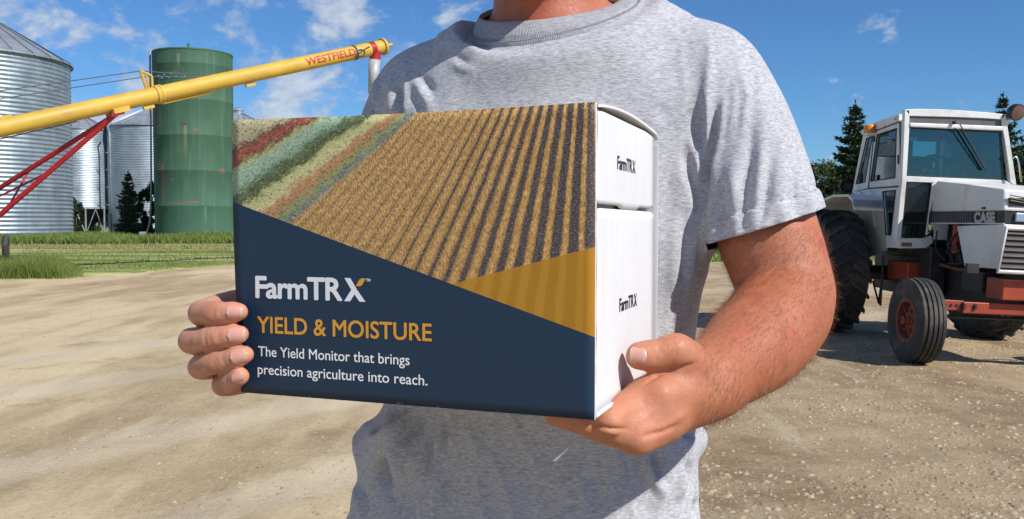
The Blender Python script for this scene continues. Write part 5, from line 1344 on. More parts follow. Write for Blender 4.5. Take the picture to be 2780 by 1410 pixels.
def zat(py, D=1.13): return P(1390, py, D)[2]
def row(py, pxl, pxr, D, hd):
    l, r = P(pxl, py, D), P(pxr, py, D)
    return [l[2], (l[0] + r[0]) / 2, D, (r[0] - l[0]) / 2, hd]

# ---- shirt
sf = Field(spans((-0.40, 0.50, 0.0034)), spans((0.86, 1.42, 0.0042)), spans((0.90, 1.74, 0.0034)))
rows = [row(150, 1215, 1790, 1.13, 0.085), row(260, 1120, 1930, 1.125, 0.105), row(400, 1070, 1925, 1.12, 0.120), row(560, 1050, 1925, 1.12, 0.124),
        row(700, 1040, 1922, 1.125, 0.122), row(800, 1045, 1895, 1.13, 0.120), row(920, 1050, 1876, 1.13, 0.118), row(1060, 1048, 1868, 1.13, 0.117),
        row(1140, 1020, 1872, 1.13, 0.120), row(1230, 990, 1884, 1.13, 0.125), row(1330, 957, 1888, 1.13, 0.130), row(1430, 925, 1905, 1.13, 0.134), row(1560, 905, 1915, 1.13, 0.138)]
torso_sdf(sf, rows)
armL = limb([pr(1915, 232, 1.075, .062), pr(1976, 330, 1.055, .0635), pr(2024, 450, 1.04, .063), pr(2064, 580, 1.02, .0635), pr(2090, 720, 1.01, .064)])
armR = limb([pr(1168, 285, 1.19, .065), pr(1115, 380, 1.20, .066), pr(1085, 480, 1.21, .066), pr(1070, 640, 1.23, .068), pr(1060, 740, 1.235, .07)])
def plane_from(pa, pb, pc):
    n = np.cross(pb - pa, pc - pa); n /= np.linalg.norm(n)
    return pa, (n if n[2] < 0 else -n)
hemL = plane_from(P(2218, 566, 1.02), P(1945, 652, 1.02), P(2110, 590, 1.12))
hemR = plane_from(P(1200, 640, 1.20), P(930, 600, 1.20), P(1080, 625, 1.30))
for arm_, (pc_, pn_) in ((armL, hemL), (armR, hemR)):
    sl, r_ = group(sf, arm_, 0.01)
    X_, Y_, Z_ = sf.coords(sl)
    r_ = np.maximum(r_, (X_ - pc_[0]) * pn_[0] + (Y_ - pc_[1]) * pn_[1] + (Z_ - pc_[2]) * pn_[2] - 0.006).astype(np.float32)
    merge(sf, (sl, r_), 0.022)
# trapezius and shoulder line up to the collar
outer = ringpts(OUTER, 40); ocen = outer.mean(0)
nrm_ring = np.cross(outer[10] - ocen, outer[0] - ocen); nrm_ring /= np.linalg.norm(nrm_ring)
if nrm_ring[2] < 0: nrm_ring = -nrm_ring
def inner_off(p, r): 
    d = p - ocen; d /= np.linalg.norm(d)
    return p - nrm_ring * (r * 0.98 + 0.0085) - d * r * 0.1
tr = [(inner_off(outer[i], .02), inner_off(outer[(i + 1) % 40], .02), .0195, .0195, None) for i in range(40)]
merge(sf, group(sf, tr, 0.01), 0.05)
slope = [(P(1290, 150, 1.15), P(1170, 262, 1.18), .040, .056, None), (P(1740, 82, 1.10), P(1885, 210, 1.085), .038, .054, None),
         (P(1350, 190, 1.11), P(1230, 330, 1.13), .05, .06, None), (P(1650, 170, 1.08), P(1800, 300, 1.08), .055, .065, None), (P(1500, 230, 1.10), P(1500, 420, 1.10), .07, .08, None)]
merge(sf, group(sf, slope, 0.03), 0.05)
# shirt bunched out over the waist on both sides
merge(sf, group(sf, [(P(1012, 1205, 1.13), P(1075, 1212, 1.06), .022, .016, None)], .01), .040)
merge(sf, group(sf, [(P(1868, 1192, 1.12), P(1840, 1215, 1.06), .024, .014, None)], .01), .018)
SV, SQ = surface_nets(sf)
SV = relax(SV, SQ, 3)
# drop the surface inside the neck hole
innr = ringpts(INNER, 60); icen = innr.mean(0)
nI = np.cross(innr[15] - icen, innr[0] - icen); nI /= np.linalg.norm(nI)
if nI[2] < 0: nI = -nI
eA = (innr[0] - icen); eB = (innr[15] - icen); la, lb = np.linalg.norm(eA), np.linalg.norm(eB)
q = SV - icen
rr = np.hypot(q @ (eA / la) / la, q @ (eB / lb) / lb)
# bring the cloth round the neck to just under the collar band
qa, qb = q @ (eA / la), q @ (eB / lb); th_ = np.arctan2(qb / lb, qa / la); rho = np.hypot(qa, qb); hN = q @ nI
orr = ringpts(OUTER, 360) - icen; oa, ob = orr @ (eA / la), orr @ (eB / lb); oth = np.arctan2(ob / lb, oa / la); so_ = np.argsort(oth)
def per(v): return np.interp(th_, np.concatenate([oth[so_][-3:] - 2 * np.pi, oth[so_], oth[so_][:3] + 2 * np.pi]), np.concatenate([v[so_][-3:], v[so_], v[so_][:3]]))
rho_o, h_o = per(np.hypot(oa, ob)), per(orr @ nI)
rho_i = 1 / np.sqrt((np.cos(np.arctan2(qb, qa)) / la) ** 2 + (np.sin(np.arctan2(qb, qa)) / lb) ** 2)
tt_ = (rho - rho_i) / np.maximum(rho_o - rho_i, .007)
w_ = np.clip((tt_ - 1.15) / 1.6, 0, 1); w_ = w_ * w_ * (3 - 2 * w_)
near_ = (np.abs(hN) < .09) & (tt_ > -0.6)
SV = SV + nI * (np.where(near_, (1 - w_) * (h_o * tt_ - .0018 - hN), 0))[:, None]
q = SV - icen
rr = np.hypot(q @ (eA / la) / la, q @ (eB / lb) / lb)
inside = (rr < 1.04) & (q @ nI > -0.09)
def cut_faces(V, Q, bad):
    keep = ~bad[Q].any(1); Q = Q[keep]
    used = np.unique(Q); mp = np.full(len(V), -1); mp[used] = np.arange(len(used))
    return V[used], mp[Q]
SV, SQ = cut_faces(SV, SQ, inside)
N = vnormals(SV, SQ)
# --- folds: polylines on the photograph (x, y), width, height in mm; a negative height is a valley
px, py = proj(SV)
front = np.clip(-(N * (SV - CAM) / np.linalg.norm(SV - CAM, axis=1)[:, None]).sum(1) * 2.5, 0, 1)
disp = np.zeros(len(SV))
def fold(line, w, mm, sharp=2.0, taper=0.4):
    d, t = poly_dist(px, py, line)
    t0, t1 = taper if isinstance(taper, tuple) else (taper, taper)
    env = np.clip(np.minimum(t / max(t0, 1e-3), (1 - t) / max(t1, 1e-3)), 0, 1)
    env = env * env * (3 - 2 * env)
    if line[0][1] > 1060: mm = mm * 1.6
    disp[:] += front * env * mm * 0.001 * np.exp(-(d / w) ** sharp)
FOLDS = [
 # armpit of the near sleeve
 ([(1930, 110), (1917, 257), (1924, 375), (1908, 514)], 13, 8.0),
 ([(1972, 225), (1952, 364), (1927, 482), (1909, 560)], 11, 9.0),
 ([(1945, 260), (1937, 380), (1915, 500), (1903, 600)], 12, -15.0),
 ([(1895, 270), (1893, 380), (1898, 470)], 16, -7.0),
 ([(1865, 340), (1888, 420), (1900, 500), (1902, 545)], 14, 8.0),
 ([(1862, 400), (1872, 470), (1893, 540), (1898, 620)], 15, -7.0),
 ([(1840, 410), (1862, 520), (1880, 620)], 26, 6.0),
 ([(2061, 144), (2043, 155), (2011, 182), (1976, 234), (1960, 262)], 3.4, -2.0, .08),
 ([(2000, 200), (1990, 300), (1972, 400)], 10, 4.0),
 ([(2022, 190), (2024, 290), (2012, 380)], 10, 4.5),
 ([(2035, 200), (2044, 320), (2034, 430), (2018, 560), (2015, 680)], 17, -6.5, (.5, .15)),
 ([(2062, 260), (2070, 400), (2062, 520), (2070, 660)], 17, 5.0, (.6, .1)),
 ([(2100, 330), (2092, 440), (2072, 560), (2062, 660)], 12, -7.5, (.6, .25)),
 ([(2118, 330), (2122, 460), (2118, 560), (2130, 640)], 20, 4.5, (.6, .1)),
 ([(2150, 420), (2160, 500), (2165, 600)], 14, -4.0, (.7, .1)), ([(2180, 460), (2195, 540), (2200, 600)], 10, 3.5, (.6, .1)),
 ([(1985, 400), (1992, 500), (2005, 600), (2010, 680)], 16, 4.5, (.6, .15)), ([(1958, 430), (1962, 540), (1975, 680)], 14, -5.0, (.6, .1)),
 ([(1935, 520), (1938, 600), (1950, 680)], 12, 5.0, (.5, .1)),
 # right side of the chest down to the waist
 ([(1880, 560), (1893, 640), (1880, 730), (1850, 860)], 22, 6.0),
 ([(1905, 600), (1900, 680), (1880, 800), (1865, 900)], 14, -8.0),
 ([(1835, 560), (1830, 700), (1822, 860)], 20, 4.0), ([(1858, 560), (1853, 720), (1842, 860)], 14, -3.5),
 ([(1800, 380), (1812, 520), (1806, 700)], 24, -3.0), ([(1815, 330), (1790, 300), (1760, 310)], 20, -2.0),
 # far shoulder
 ([(1024, 190), (1022, 260), (1026, 330)], 9, 9.0), ([(1000, 215), (1003, 270), (1000, 330)], 10, -9.0),
 ([(985, 240), (982, 300), (978, 340)], 8, 6.0), ([(1012, 205), (1013, 270), (1014, 340)], 7, -9.0),
 ([(1085, 215), (1088, 270), (1086, 340)], 11, -10.0), ([(1102, 210), (1104, 280), (1100, 340)], 8, 5.0), ([(1060, 200), (1062, 270), (1058, 340)], 16, 5.0),
 ([(1135, 195), (1160, 230), (1185, 260)], 12, -4.5), ([(1120, 210), (1150, 260), (1180, 310)], 12, 4.0), ([(1125, 250), (1140, 300), (1150, 345)], 11, -4.0),
 ([(1225, 140), (1250, 160), (1280, 175)], 12, -3.0), ([(1218, 165), (1255, 185), (1300, 200)], 12, 2.5),
 # under the box
 ([(1110, 1090), (1090, 1150), (1035, 1190), (985, 1182)], 11, 8.0), ([(1095, 1085), (1060, 1150), (1000, 1172)], 11, -9.0),
 ([(1140, 1100), (1128, 1150), (1080, 1200), (1020, 1220)], 16, -4.0),
 ([(1035, 1225), (1050, 1290), (1065, 1330)], 12, -9.0), ([(1010, 1220), (1022, 1290), (1012, 1370)], 14, 5.0), ([(1060, 1215), (1083, 1270), (1098, 1330)], 13, 5.0),
 ([(1160, 1150), (1145, 1220), (1120, 1300)], 12, 4.5), ([(1180, 1160), (1165, 1240), (1150, 1300)], 10, -3.5), ([(1203, 1130), (1192, 1190), (1178, 1250)], 10, 4.5),
 ([(1240, 1110), (1225, 1180), (1236, 1240)], 12, 4.5), ([(1220, 1120), (1210, 1180), (1206, 1240)], 9, -4.0), ([(1262, 1140), (1290, 1200), (1300, 1250)], 12, 3.5),
 ([(1195, 1260), (1180, 1330), (1150, 1400)], 18, 4.0), ([(1225, 1250), (1210, 1330), (1200, 1400)], 18, -3.5),
 ([(1565, 1230), (1570, 1320), (1600, 1410)], 22, 3.5), ([(1610, 1260), (1625, 1340), (1640, 1410)], 20, -3.0),
 ([(1745, 1200), (1765, 1290), (1820, 1370)], 13, 6.0), ([(1765, 1190), (1785, 1270), (1830, 1340)], 12, -6.0), ([(1855, 1255), (1850, 1320), (1835, 1370)], 11, 6.0),
 ([(1872, 1240), (1872, 1300), (1866, 1350)], 9, -7.0), ([(1850, 1165), (1872, 1180), (1893, 1178)], 8, -9.0), ([(1820, 1270), (1790, 1340), (1770, 1400)], 14, 3.5),
 ([(1888, 1345), (1884, 1380), (1880, 1420)], 6, -9.0), ([(960, 1290), (975, 1350), (960, 1410)], 12, 5.0), ([(990, 1300), (1000, 1360), (985, 1410)], 12, -4.0),
]
for fo in FOLDS: fold(fo[0], fo[1], fo[2], 2.0, fo[3] if len(fo) > 3 else 0.4)
# turned-up hem and its stitched groove on the sleeves
for (pc_, pn_), side_ in ((hemL, 1), (hemR, -1)):
    hd = -((SV - pc_) @ pn_)
    msk = ((SV[:, 0] - 0.2) * side_ > 0) if side_ > 0 else (SV[:, 0] < -0.10)
    if side_ > 0: msk &= (px > 1925)
    disp += msk * (0.0012 * np.clip((0.024 - hd) / 0.003, 0, 1) - 0.0016 * np.exp(-((hd - 0.0235) / 0.0032) ** 2) - 0.0010 * np.exp(-((hd - 0.0235) / 0.012) ** 2) + 0.0022 * np.clip((0.03 - hd) / 0.03, 0, 1) * vnoise(px / 26.0, py / 60.0))
# broad soft unevenness of the cloth, and cords of small creases below the box
disp += 0.0020 * fbm(SV[:, 0] * 9, SV[:, 2] * 6, SV[:, 1] * 9, 3) + 0.0007 * fbm(SV[:, 0] * 45, SV[:, 2] * 16, SV[:, 1] * 40, 2)
low = np.clip((1.24 - SV[:, 2]) / 0.08, 0, 1)
disp += low * 0.0035 * vnoise(SV[:, 0] * 34 + SV[:, 2] * 5, SV[:, 2] * 5, SV[:, 1] * 20)
def ridged(a_, b_, c_): return (1 - np.abs(vnoise(a_, b_, c_))) ** 5
u_ = SV[:, 0] * .95 + SV[:, 2] * .30; v__ = SV[:, 2] * .95 - SV[:, 0] * .30
disp += front * low * 0.0046 * ridged(u_ * 30, v__ * 7, SV[:, 1] * 10)
u_ = SV[:, 0] * .80 - SV[:, 2] * .60; v__ = SV[:, 2] * .80 + SV[:, 0] * .60
side_w = np.clip((px - 1700) / 150, 0, 1) * np.clip((SV[:, 2] - 1.2) / .1, 0, 1) + np.clip((1280 - px) / 120, 0, 1) * np.clip((SV[:, 2] - 1.4) / .05, 0, 1)
disp += front * side_w * 0.0016 * ridged(SV[:, 0] * 34, SV[:, 2] * 9, SV[:, 1] * 14)
disp += front * (1 - low) * 0.0010 * ridged(u_ * 9, v__ * 16, SV[:, 1] * 8)
SV = SV + N * disp[:, None]
SV = relax(SV, SQ, 1, 0.35)
# --- sleeve and bottom hems: clean cuts
me = bpy.data.meshes.new('tshirt_tmp')
me.from_pydata(SV.tolist(), [], SQ.tolist())
bm = bmesh.new(); bm.from_mesh(me)
def cut(bm, plane, region, down):
    co, n = plane
    if (n[2] > 0) == down: n = -n           # outside = below
    vs = set(v for v in bm.verts if region(v.co))
    fs = [f for f in bm.faces if all(v in vs for v in f.verts)]
    es = list({e for f in fs for e in f.edges}); vv = list({v for f in fs for v in f.verts})
    bmesh.ops.bisect_plane(bm, geom=fs + es + vv, plane_co=co, plane_no=n, clear_outer=True)
spL0, spL1 = P(1985, 330, 1.055), P(2102, 720, 1.01)
def nearL(c):
    c = np.array(c); d = spL1 - spL0; t = (c - spL0) @ d / (d @ d)
    return t > 0.35 and np.linalg.norm(c - spL0 - np.clip(t, 0, 1.6) * d) < 0.082 and torso_q(c) > 1.10 and np.dot(c - hemL[0], hemL[1]) > -0.03
rows_np = np.array(sorted(rows))
def torso_q(c):
    z = c[2]; cx, cy, a, b = [np.interp(z, rows_np[:, 0], rows_np[:, i]) for i in range(1, 5)]
    x = (c[0] - cx) * ux[0] + (c[1] - cy) * ux[1]; y = (c[0] - cx) * uy[0] + (c[1] - cy) * uy[1]
    return (abs(x / a) ** 2.35 + abs(y / b) ** 2.35) ** (1 / 2.35)
spR0, spR1 = P(1105, 380, 1.20), P(1060, 740, 1.235)
def nearR(c):
    c = np.array(c); d = spR1 - spR0; t = (c - spR0) @ d / (d @ d)
    return t > 0.35 and np.linalg.norm(c - spR0 - np.clip(t, 0, 1.6) * d) < 0.085 and torso_q(c) > 1.10 and np.dot(c - hemR[0], hemR[1]) > -0.03
cut(bm, hemL, nearL, True); cut(bm, hemR, nearR, True)
cut(bm, (np.array([0, 1.13, 0.945]), np.array([0, 0, 1.0])), lambda c: c[2] < 1.0, True)
bmesh.ops.delete(bm, geom=[v for v in bm.verts if not v.link_faces], context='VERTS')
# keep the largest connected piece
seen = set(); best = []
for v0 in bm.verts:
    if v0 in seen: continue
    st = [v0]; comp = []; seen.add(v0)
    while st:
        v = st.pop(); comp.append(v)
        for e in v.link_edges:
            o = e.other_vert(v)
            if o not in seen: seen.add(o); st.append(o)
    if len(comp) > len(best): best = comp
bs = set(best)
bmesh.ops.delete(bm, geom=[v for v in bm.verts if v not in bs], context='VERTS')
bmesh.ops.recalc_face_normals(bm, faces=bm.faces[:])
bm.normal_update()
if sum(f.normal.dot(f.calc_center_median() - Vector((0.03, 1.13, 1.3))) for f in list(bm.faces)[::50]) < 0:
    bmesh.ops.reverse_faces(bm, faces=bm.faces[:])
# hem loops, for the turned-up bands
loops = []
be = [e for e in bm.edges if len(e.link_faces) == 1]; bset = set(be); left = set(be)
while left:
    e = left.pop(); lp = [e.verts[0], e.verts[1]]
    while True:
        nx = [x for x in lp[-1].link_edges if x in left]
        if not nx: break
        left.discard(nx[0]); lp.append(nx[0].other_vert(lp[-1]))
    loops.append([np.array(v.co) for v in lp])
HEMS = []
for (pc_, pn_), near_ in ((hemL, nearL), (hemR, nearR)):
    fs = []
    for f in bm.faces:
        c = f.calc_center_median(); h_ = -float((np.array(c) - pc_) @ pn_)
        if -0.004 < h_ < 0.0215 and near_(c) and torso_q(c) > 1.17: fs.append([(np.array(v.co), np.array(v.normal)) for v in f.verts])
    HEMS.append(fs)
for f in bm.faces: f.smooth = True
bm.to_mesh(me); bm.free()

person = None
# ---- body: neck, head, arms and hands in one continuous surface
bf = Field(spans((-0.34, -0.292, .004), (-0.292, -0.19, .0017), (-0.19, 0.03, .004), (0.03, 0.36, .0017), (0.36, 0.42, .004)),
           spans((0.69, 0.96, .0018), (0.96, 1.36, .0042)),
           spans((1.08, 1.42, .0018), (1.42, 1.99, .0042)))
n_ = lambda *a: a
# neck and head
neck = [(P(1510, 190, 1.145), P(1487, 30, 1.135), .058, .0625, None), (P(1487, 30, 1.135), P(1464, -120, 1.115), .0625, .063, None),
        (P(1420, 70, 1.155), P(1330, 170, 1.17), .034, .034, None), (P(1590, 60, 1.14), P(1720, 150, 1.13), .034, .036, None)]
merge(bf, group(bf, neck, .012), .02)
HC = P(1455, -260, 1.09)
head = [(HC + [0, .012, .030], HC + [0.004, .03, .025], .078, .080, None), (HC + [-.008, -.045, -.075], HC + [0, -.01, .0], .042, .070, None), (HC + [-.010, -.062, -.088], HC + [-.010, -.05, -.07], .022, .03, None)]
merge(bf, group(bf, head, .03), .02)
nose = [(HC + [-.018, -.090, .005], HC + [-.022, -.107, -.025], .009, .012, None)]
merge(bf, group(bf, nose, .01), .01)
merge(bf, group(bf, [(HC + [-.050, -.076, -.002], HC + [.014, -.086, -.002], .012, .012, None), (HC + [-.040, -.082, -.055], HC + [0.0, -.087, -.055], .010, .010, None), (HC + [-.038, -.08, -.065], HC + [0.0, -.085, -.065], .010, .010, None)], .006), .012)
for sx_ in (-1, 1):
    ec = HC + [sx_ * .077, .012 - sx_ * .01, -.008]
    merge(bf, group(bf, [(ec + [0, 0, .018], ec + [0, 0, -.018], .014, .009, ((1, 0.1, 0), 2.6))], .005), .006)
# shoulders and a lean torso inside the shirt
core = [(P(1500, 200, 1.13), P(1500, 450, 1.13), .075, .085, None), (P(1500, 200, 1.13), P(1905, 262, 1.08), .05, .046, None), (P(1500, 200, 1.13), P(1190, 320, 1.18), .05, .043, None)]
merge(bf, group(bf, core, .04), .05)
# near arm
upL = limb([pr(1915, 270, 1.08, .046), pr(1990, 385, 1.058, .053), pr(2050, 540, 1.035, .055), pr(2088, 650, 1.01, .0545), pr(2124, 755, .995, .0515), pr(2138, 805, .985, .0480)])
foL = limb([pr(2140, 797, .985, .0475), pr(2120, 850, .965, .0510), pr(2080, 903, .935, .0505), pr(2036, 946, .905, .0470), pr(1994, 984, .880, .0400), pr(1955, 1011, .860, .0345), pr(1915, 1038, .842, .0315)])
ga = group(bf, upL, .004); gb = group(bf, foL, .004)
merge(bf, ga, .03); merge(bf, gb, .006)
# far arm (it passes behind the box)
upR = limb([pr(1180, 310, 1.19, .045), pr(1108, 450, 1.215, .050), pr(1052, 650, 1.23, .050), pr(1000, 790, 1.24, .046)])
foR = limb([pr(1000, 790, 1.24, .045), pr(975, 830, 1.19, .046), pr(925, 880, 1.10, .040), pr(862, 925, 1.02, .031)])
merge(bf, group(bf, upR, .02), .03); merge(bf, group(bf, foR, .02), .02)
# ---- near hand: palm under the box, thumb up its end
W0 = P(1905, 1045, .842)
iM, mM, rM, lM = P(1728, 1172, .782), P(1748, 1170, .802), P(1772, 1158, .822), P(1792, 1140, .842)
palm = [(W0, iM, .030, .0175, None), (W0, mM, .030, .0175, None), (P(1910, 1050, .855), rM, .028, .0165, None), (P(1915, 1045, .865), lM, .026, .015, None),
        (P(1850, 1058, .812), P(1790, 1078, .795), .024, .019, None), (P(1800, 1066, .812), P(1752, 1082, .803), .019, .0155, None), (P(1752, 1082, .803), P(1652, 1146, .766), .0155, .0140, None), (P(1795, 1135, .800), P(1730, 1178, .786), .020, .0165, None),
        (np.array([.104, .795, 1.203]), np.array([.148, .900, 1.206]), .018, .019, None), (np.array([.148, .900, 1.206]), P(1915, 1045, .865), .019, .024, None)]  # unseen extra flesh, added to block light leaking below the carton edge
sl, pa = group(bf, palm, .012)
merge(bf, (sl, pa), .020)
for pts in ([pr(1728, 1172, .782, .0170), pr(1672, 1170, .775, .0145), pr(1612, 1157, .772, .0112), pr(1555, 1141, .774, .0098), pr(1505, 1128, .778, .0084)],
            [pr(1748, 1170, .802, .0165), pr(1690, 1166, .797, .0130), pr(1625, 1148, .795, .0115), pr(1560, 1132, .797, .0100), pr(1500, 1120, .800, .0085)],
            [pr(1772, 1158, .822, .0160), pr(1710, 1150, .818, .0125), pr(1650, 1138, .818, .0110), pr(1590, 1126, .818, .0097), pr(1535, 1116, .820, .0083)],
            [pr(1792, 1140, .842, .0145), pr(1740, 1134, .840, .0110), pr(1690, 1124, .840, .0097), pr(1640, 1116, .840, .0088), pr(1595, 1110, .840, .0078)]):
    merge(bf, group(bf, limb(pts), 0), .0045)
# tendons and knuckles
merge(bf, group(bf, [(P(1722, 1186, .777), P(1735, 1182, .780), .0135, .012, None)], .006), .008)
th = limb([pr(1880, 1010, .826, .024), pr(1845, 962, .806, .0182), pr(1822, 955, .802, .0158), pr(1794, 962, .800, .0138), pr(1770, 965, .799, .0138), pr(1752, 966, .798, .0132), pr(1735, 966, .797, .0124)])
merge(bf, group(bf, th, 0), .009)
# ---- far hand: four fingers over the box's left edge
fing = {
 'index': [pr(700, 812, .925, .0150), pr(610, 832, .870, .0134), pr(560, 849, .838, .0128), pr(548, 851, .832, .0121), pr(568, 851, .822, .0107), pr(588, 851, .817, .0113), pr(612, 850, .814, .0103), pr(632, 848, .813, .0101), pr(650, 847, .812, .0082)],
 'middle': [pr(690, 895, .935, .0150), pr(600, 910, .880, .0134), pr(536, 924, .842, .0128), pr(522, 926, .835, .0126), pr(550, 923, .823, .0111), pr(576, 918, .817, .0119), pr(605, 914, .814, .0105), pr(632, 911, .812, .0102), pr(651, 908, .811, .0083)],
 'ring': [pr(700, 985, .935, .0145), pr(610, 992, .880, .0128), pr(556, 998, .842, .0121), pr(544, 997, .836, .0120), pr(568, 989, .824, .0113), pr(592, 982, .818, .0116), pr(620, 976, .814, .0100), pr(646, 969, .811, .0099), pr(665, 963, .810, .0081)],
 'little': [pr(720, 1010, .935, .0130), pr(655, 1040, .880, .0112), pr(612, 1046, .844, .0106), pr(604, 1043, .836, .0105), pr(618, 1038, .824, .0098), pr(630, 1033, .819, .0098), pr(642, 1027, .814, .0092), pr(650, 1022, .811, .0086)]}
fsl = None
for nme, pts in fing.items():
    grp = group(bf, limb(pts), 0)
    merge(bf, grp, .002)
hp = [(P(862, 925, 1.02), P(705, 820, .930), .030, .0155, None), (P(862, 925, 1.02), P(700, 900, .938), .030, .0155, None), (P(862, 925, 1.02), P(705, 965, .938), .026, .015, None), (P(862, 925, 1.02), P(722, 1005, .938), .024, .014, None)]
merge(bf, group(bf, hp, .01), .010)
BV, BQ = surface_nets(bf)
BV = relax(BV, BQ, 2)
BN = vnormals(BV, BQ)
bqx, bqy = proj(BV)
bd = np.zeros(len(BV))
bfront = np.clip(-(BN * (BV - CAM) / np.linalg.norm(BV - CAM, axis=1)[:, None]).sum(1) * 2, 0, 1)
def crease(line, w, mm, taper=0.3, zmax=0.93):
    d, t = poly_dist(bqx, bqy, line)
    env = np.clip(np.minimum(t, 1 - t) / taper, 0, 1) if taper > 0 else 1
    bd[:] += bfront * (BV[:, 1] < zmax) * env * mm * 0.001 * np.exp(-(d / w) ** 2)
for ln, w, mm in [
    ([(582, 832), (578, 850), (581, 872)], 4, -.7), ([(573, 834), (568, 850), (571, 874)], 3.5, -.45),
    ([(560, 895), (555, 918), (560, 948)], 4, -.8), ([(571, 893), (568, 915), (572, 945)], 3.5, -.5), ([(580, 895), (578, 915), (582, 940)], 8, .5),
    ([(582, 968), (580, 985), (588, 1006)], 4, -.8), ([(592, 965), (590, 982), (598, 1002)], 3.5, -.5),
    ([(618, 1020), (614, 1036), (620, 1052)], 4, -.6),
    ([(600, 822), (560, 835), (545, 862)], 9, .5), ([(622, 833), (640, 826), (655, 838)], 3, -.4), ([(612, 868), (630, 873), (650, 868)], 4, -.5), ([(612, 932), (635, 937), (655, 930)], 4, -.5), ([(620, 990), (645, 990), (668, 980)], 4, -.5),
    ([(532, 905), (524, 926), (536, 946)], 5, .5), ([(600, 838), (596, 850), (600, 864)], 6, -.5), ([(596, 898), (592, 915), (598, 932)], 6, -.5), ([(606, 965), (604, 978), (612, 992)], 6, -.5),
    # thumb joint
    ([(1778, 938), (1788, 950), (1784, 968), (1776, 988)], 3.5, -.9), ([(1790, 940), (1797, 955), (1793, 972)], 3, -.5), ([(1770, 940), (1775, 960), (1768, 985)], 3, -.4),
    # web between thumb and palm
    ([(1750, 1030), (1790, 1014), (1840, 1003), (1885, 985)], 6, -3.0), ([(1840, 1003), (1870, 996), (1900, 978)], 4, -1.2), ([(1742, 1052), (1768, 1030), (1800, 1012)], 5, -2.0),
    # tendon lines on the back of the hand
    ([(1880, 1110), (1820, 1150), (1770, 1185)], 10, 1.2), ([(1850, 1150), (1800, 1172), (1745, 1188)], 7, -2.2), ([(1795, 1090), (1740, 1140), (1700, 1150)], 10, 1.0), ([(1712, 1166), (1655, 1163), (1590, 1150)], 4.5, -2.4), ([(1690, 1180), (1650, 1174), (1610, 1162)], 5, 1.0),
    ([(1730, 1195), (1760, 1180), (1800, 1172)], 6, -1.0),
    ]: crease(ln, w, mm)
# elbow fold and skin wrinkles on the near arm
crease([(1985, 812), (2010, 792), (2060, 772), (2120, 716), (2165, 712)], 6, -0.9, .35, 1.3)

bd += 0.0012 * fbm(BV[:, 0] * 32, BV[:, 1] * 30, BV[:, 2] * 30, 3) * (BV[:, 2] < 1.5)
BV = BV + BN * bd[:, None]
# ---- skin, cloth, hair and the remaining parts of the person
def skin_fn(q, b, out):
    oc = q.n('ShaderNodeTexCoord').outputs['Object']
    pz = q.sep(oc)[2]; pxx = q.sep(oc)[0]
    n = q.noise(oc, 22, 4, 0.6); n2 = q.noise(q.mapping(oc, loc=(3, 1, 2)), 7, 3, 0.5); n3 = q.noise(oc, 240, 2, 0.6)
    # tanned forearm and neck, paler fingers
    tan = q.mix(q.sstep(n2, 0.35, 0.65), (0.40, 0.130, 0.062), (0.47, 0.170, 0.088))
    tan = q.mix(q.sstep(n, 0.50, 0.72), tan, (0.45, 0.115, 0.065))
    pale = q.mix(q.sstep(n, 0.38, 0.62), (0.60, 0.31, 0.21), (0.57, 0.25, 0.165))
    hand = q.sstep(pxx, -0.05, -0.16)                                   # far hand is paler
    near = q.m('MULTIPLY', q.sstep(pxx, 0.235, 0.10), q.sstep(pz, 1.38, 1.30))
    c = q.mix(hand, tan, pale)
    c = q.mix(q.m('MULTIPLY', near, 0.55), c, (0.56, 0.25, 0.145))
    n4 = q.noise(q.mapping(oc, loc=(8, 8, 1)), 62, 4, 0.65); c = q.mix(q.m('MULTIPLY', q.sstep(n4, 0.5, 0.68), 0.38), c, q.mix(1.0, c, (0.86, 0.62, 0.56), 'MULTIPLY')); c = q.mix(q.m('MULTIPLY', q.sstep(n4, 0.46, 0.34), 0.22), c, q.mix(1.0, c, (1.12, 1.16, 1.15), 'MULTIPLY'))
    tipx = q.sstep(pxx, -0.262, -0.248); c = q.mix(q.m('MULTIPLY', q.m('MULTIPLY', tipx, hand), 0.45), c, (0.60, 0.235, 0.165))
    kn = q.m('MULTIPLY', hand, q.sstep(q.m('ABSOLUTE', q.m('ADD', pxx, 0.272)), 0.010, 0.003)); c = q.mix(q.m('MULTIPLY', kn, q.m('MULTIPLY', q.noise(q.mapping(oc, scale=(1, .3, .3)), 420, 3, .6), .75)), c, (0.36, 0.13, 0.085))
    fr = q.vor(oc, 300, 'F1'); c = q.mix(q.m('MULTIPLY', q.sstep(fr, 0.30, 0.05), 0.16), c, (0.30, 0.09, 0.05))
    q.put(b.inputs['Base Color'], c)
    q.put(b.inputs['Roughness'], q.lin(n3, 0.3, 0.7, 0.42, 0.60))
    b.inputs['Specular IOR Level'].default_value = 0.42
    b.inputs['Subsurface Weight'].default_value = 0.22
    b.inputs['Subsurface Radius'].default_value = (1.0, 0.28, 0.12)
    b.inputs['Subsurface Scale'].default_value = 0.006
    w = q.vor(q.mapping(oc, scale=(1, 1, 1.6)), 420, 'DISTANCE_TO_EDGE')
    h = q.m('ADD', q.m('MULTIPLY', q.sstep(w, 0.0, 0.12), 0.4), q.m('ADD', n3, q.m('MULTIPLY', q.noise(oc, 90, 3, 0.6), 1.6)))
    q.put(b.inputs['Normal'], q.bump(h, 0.38, 0.0011))
M_skin = material('skin', skin_fn)
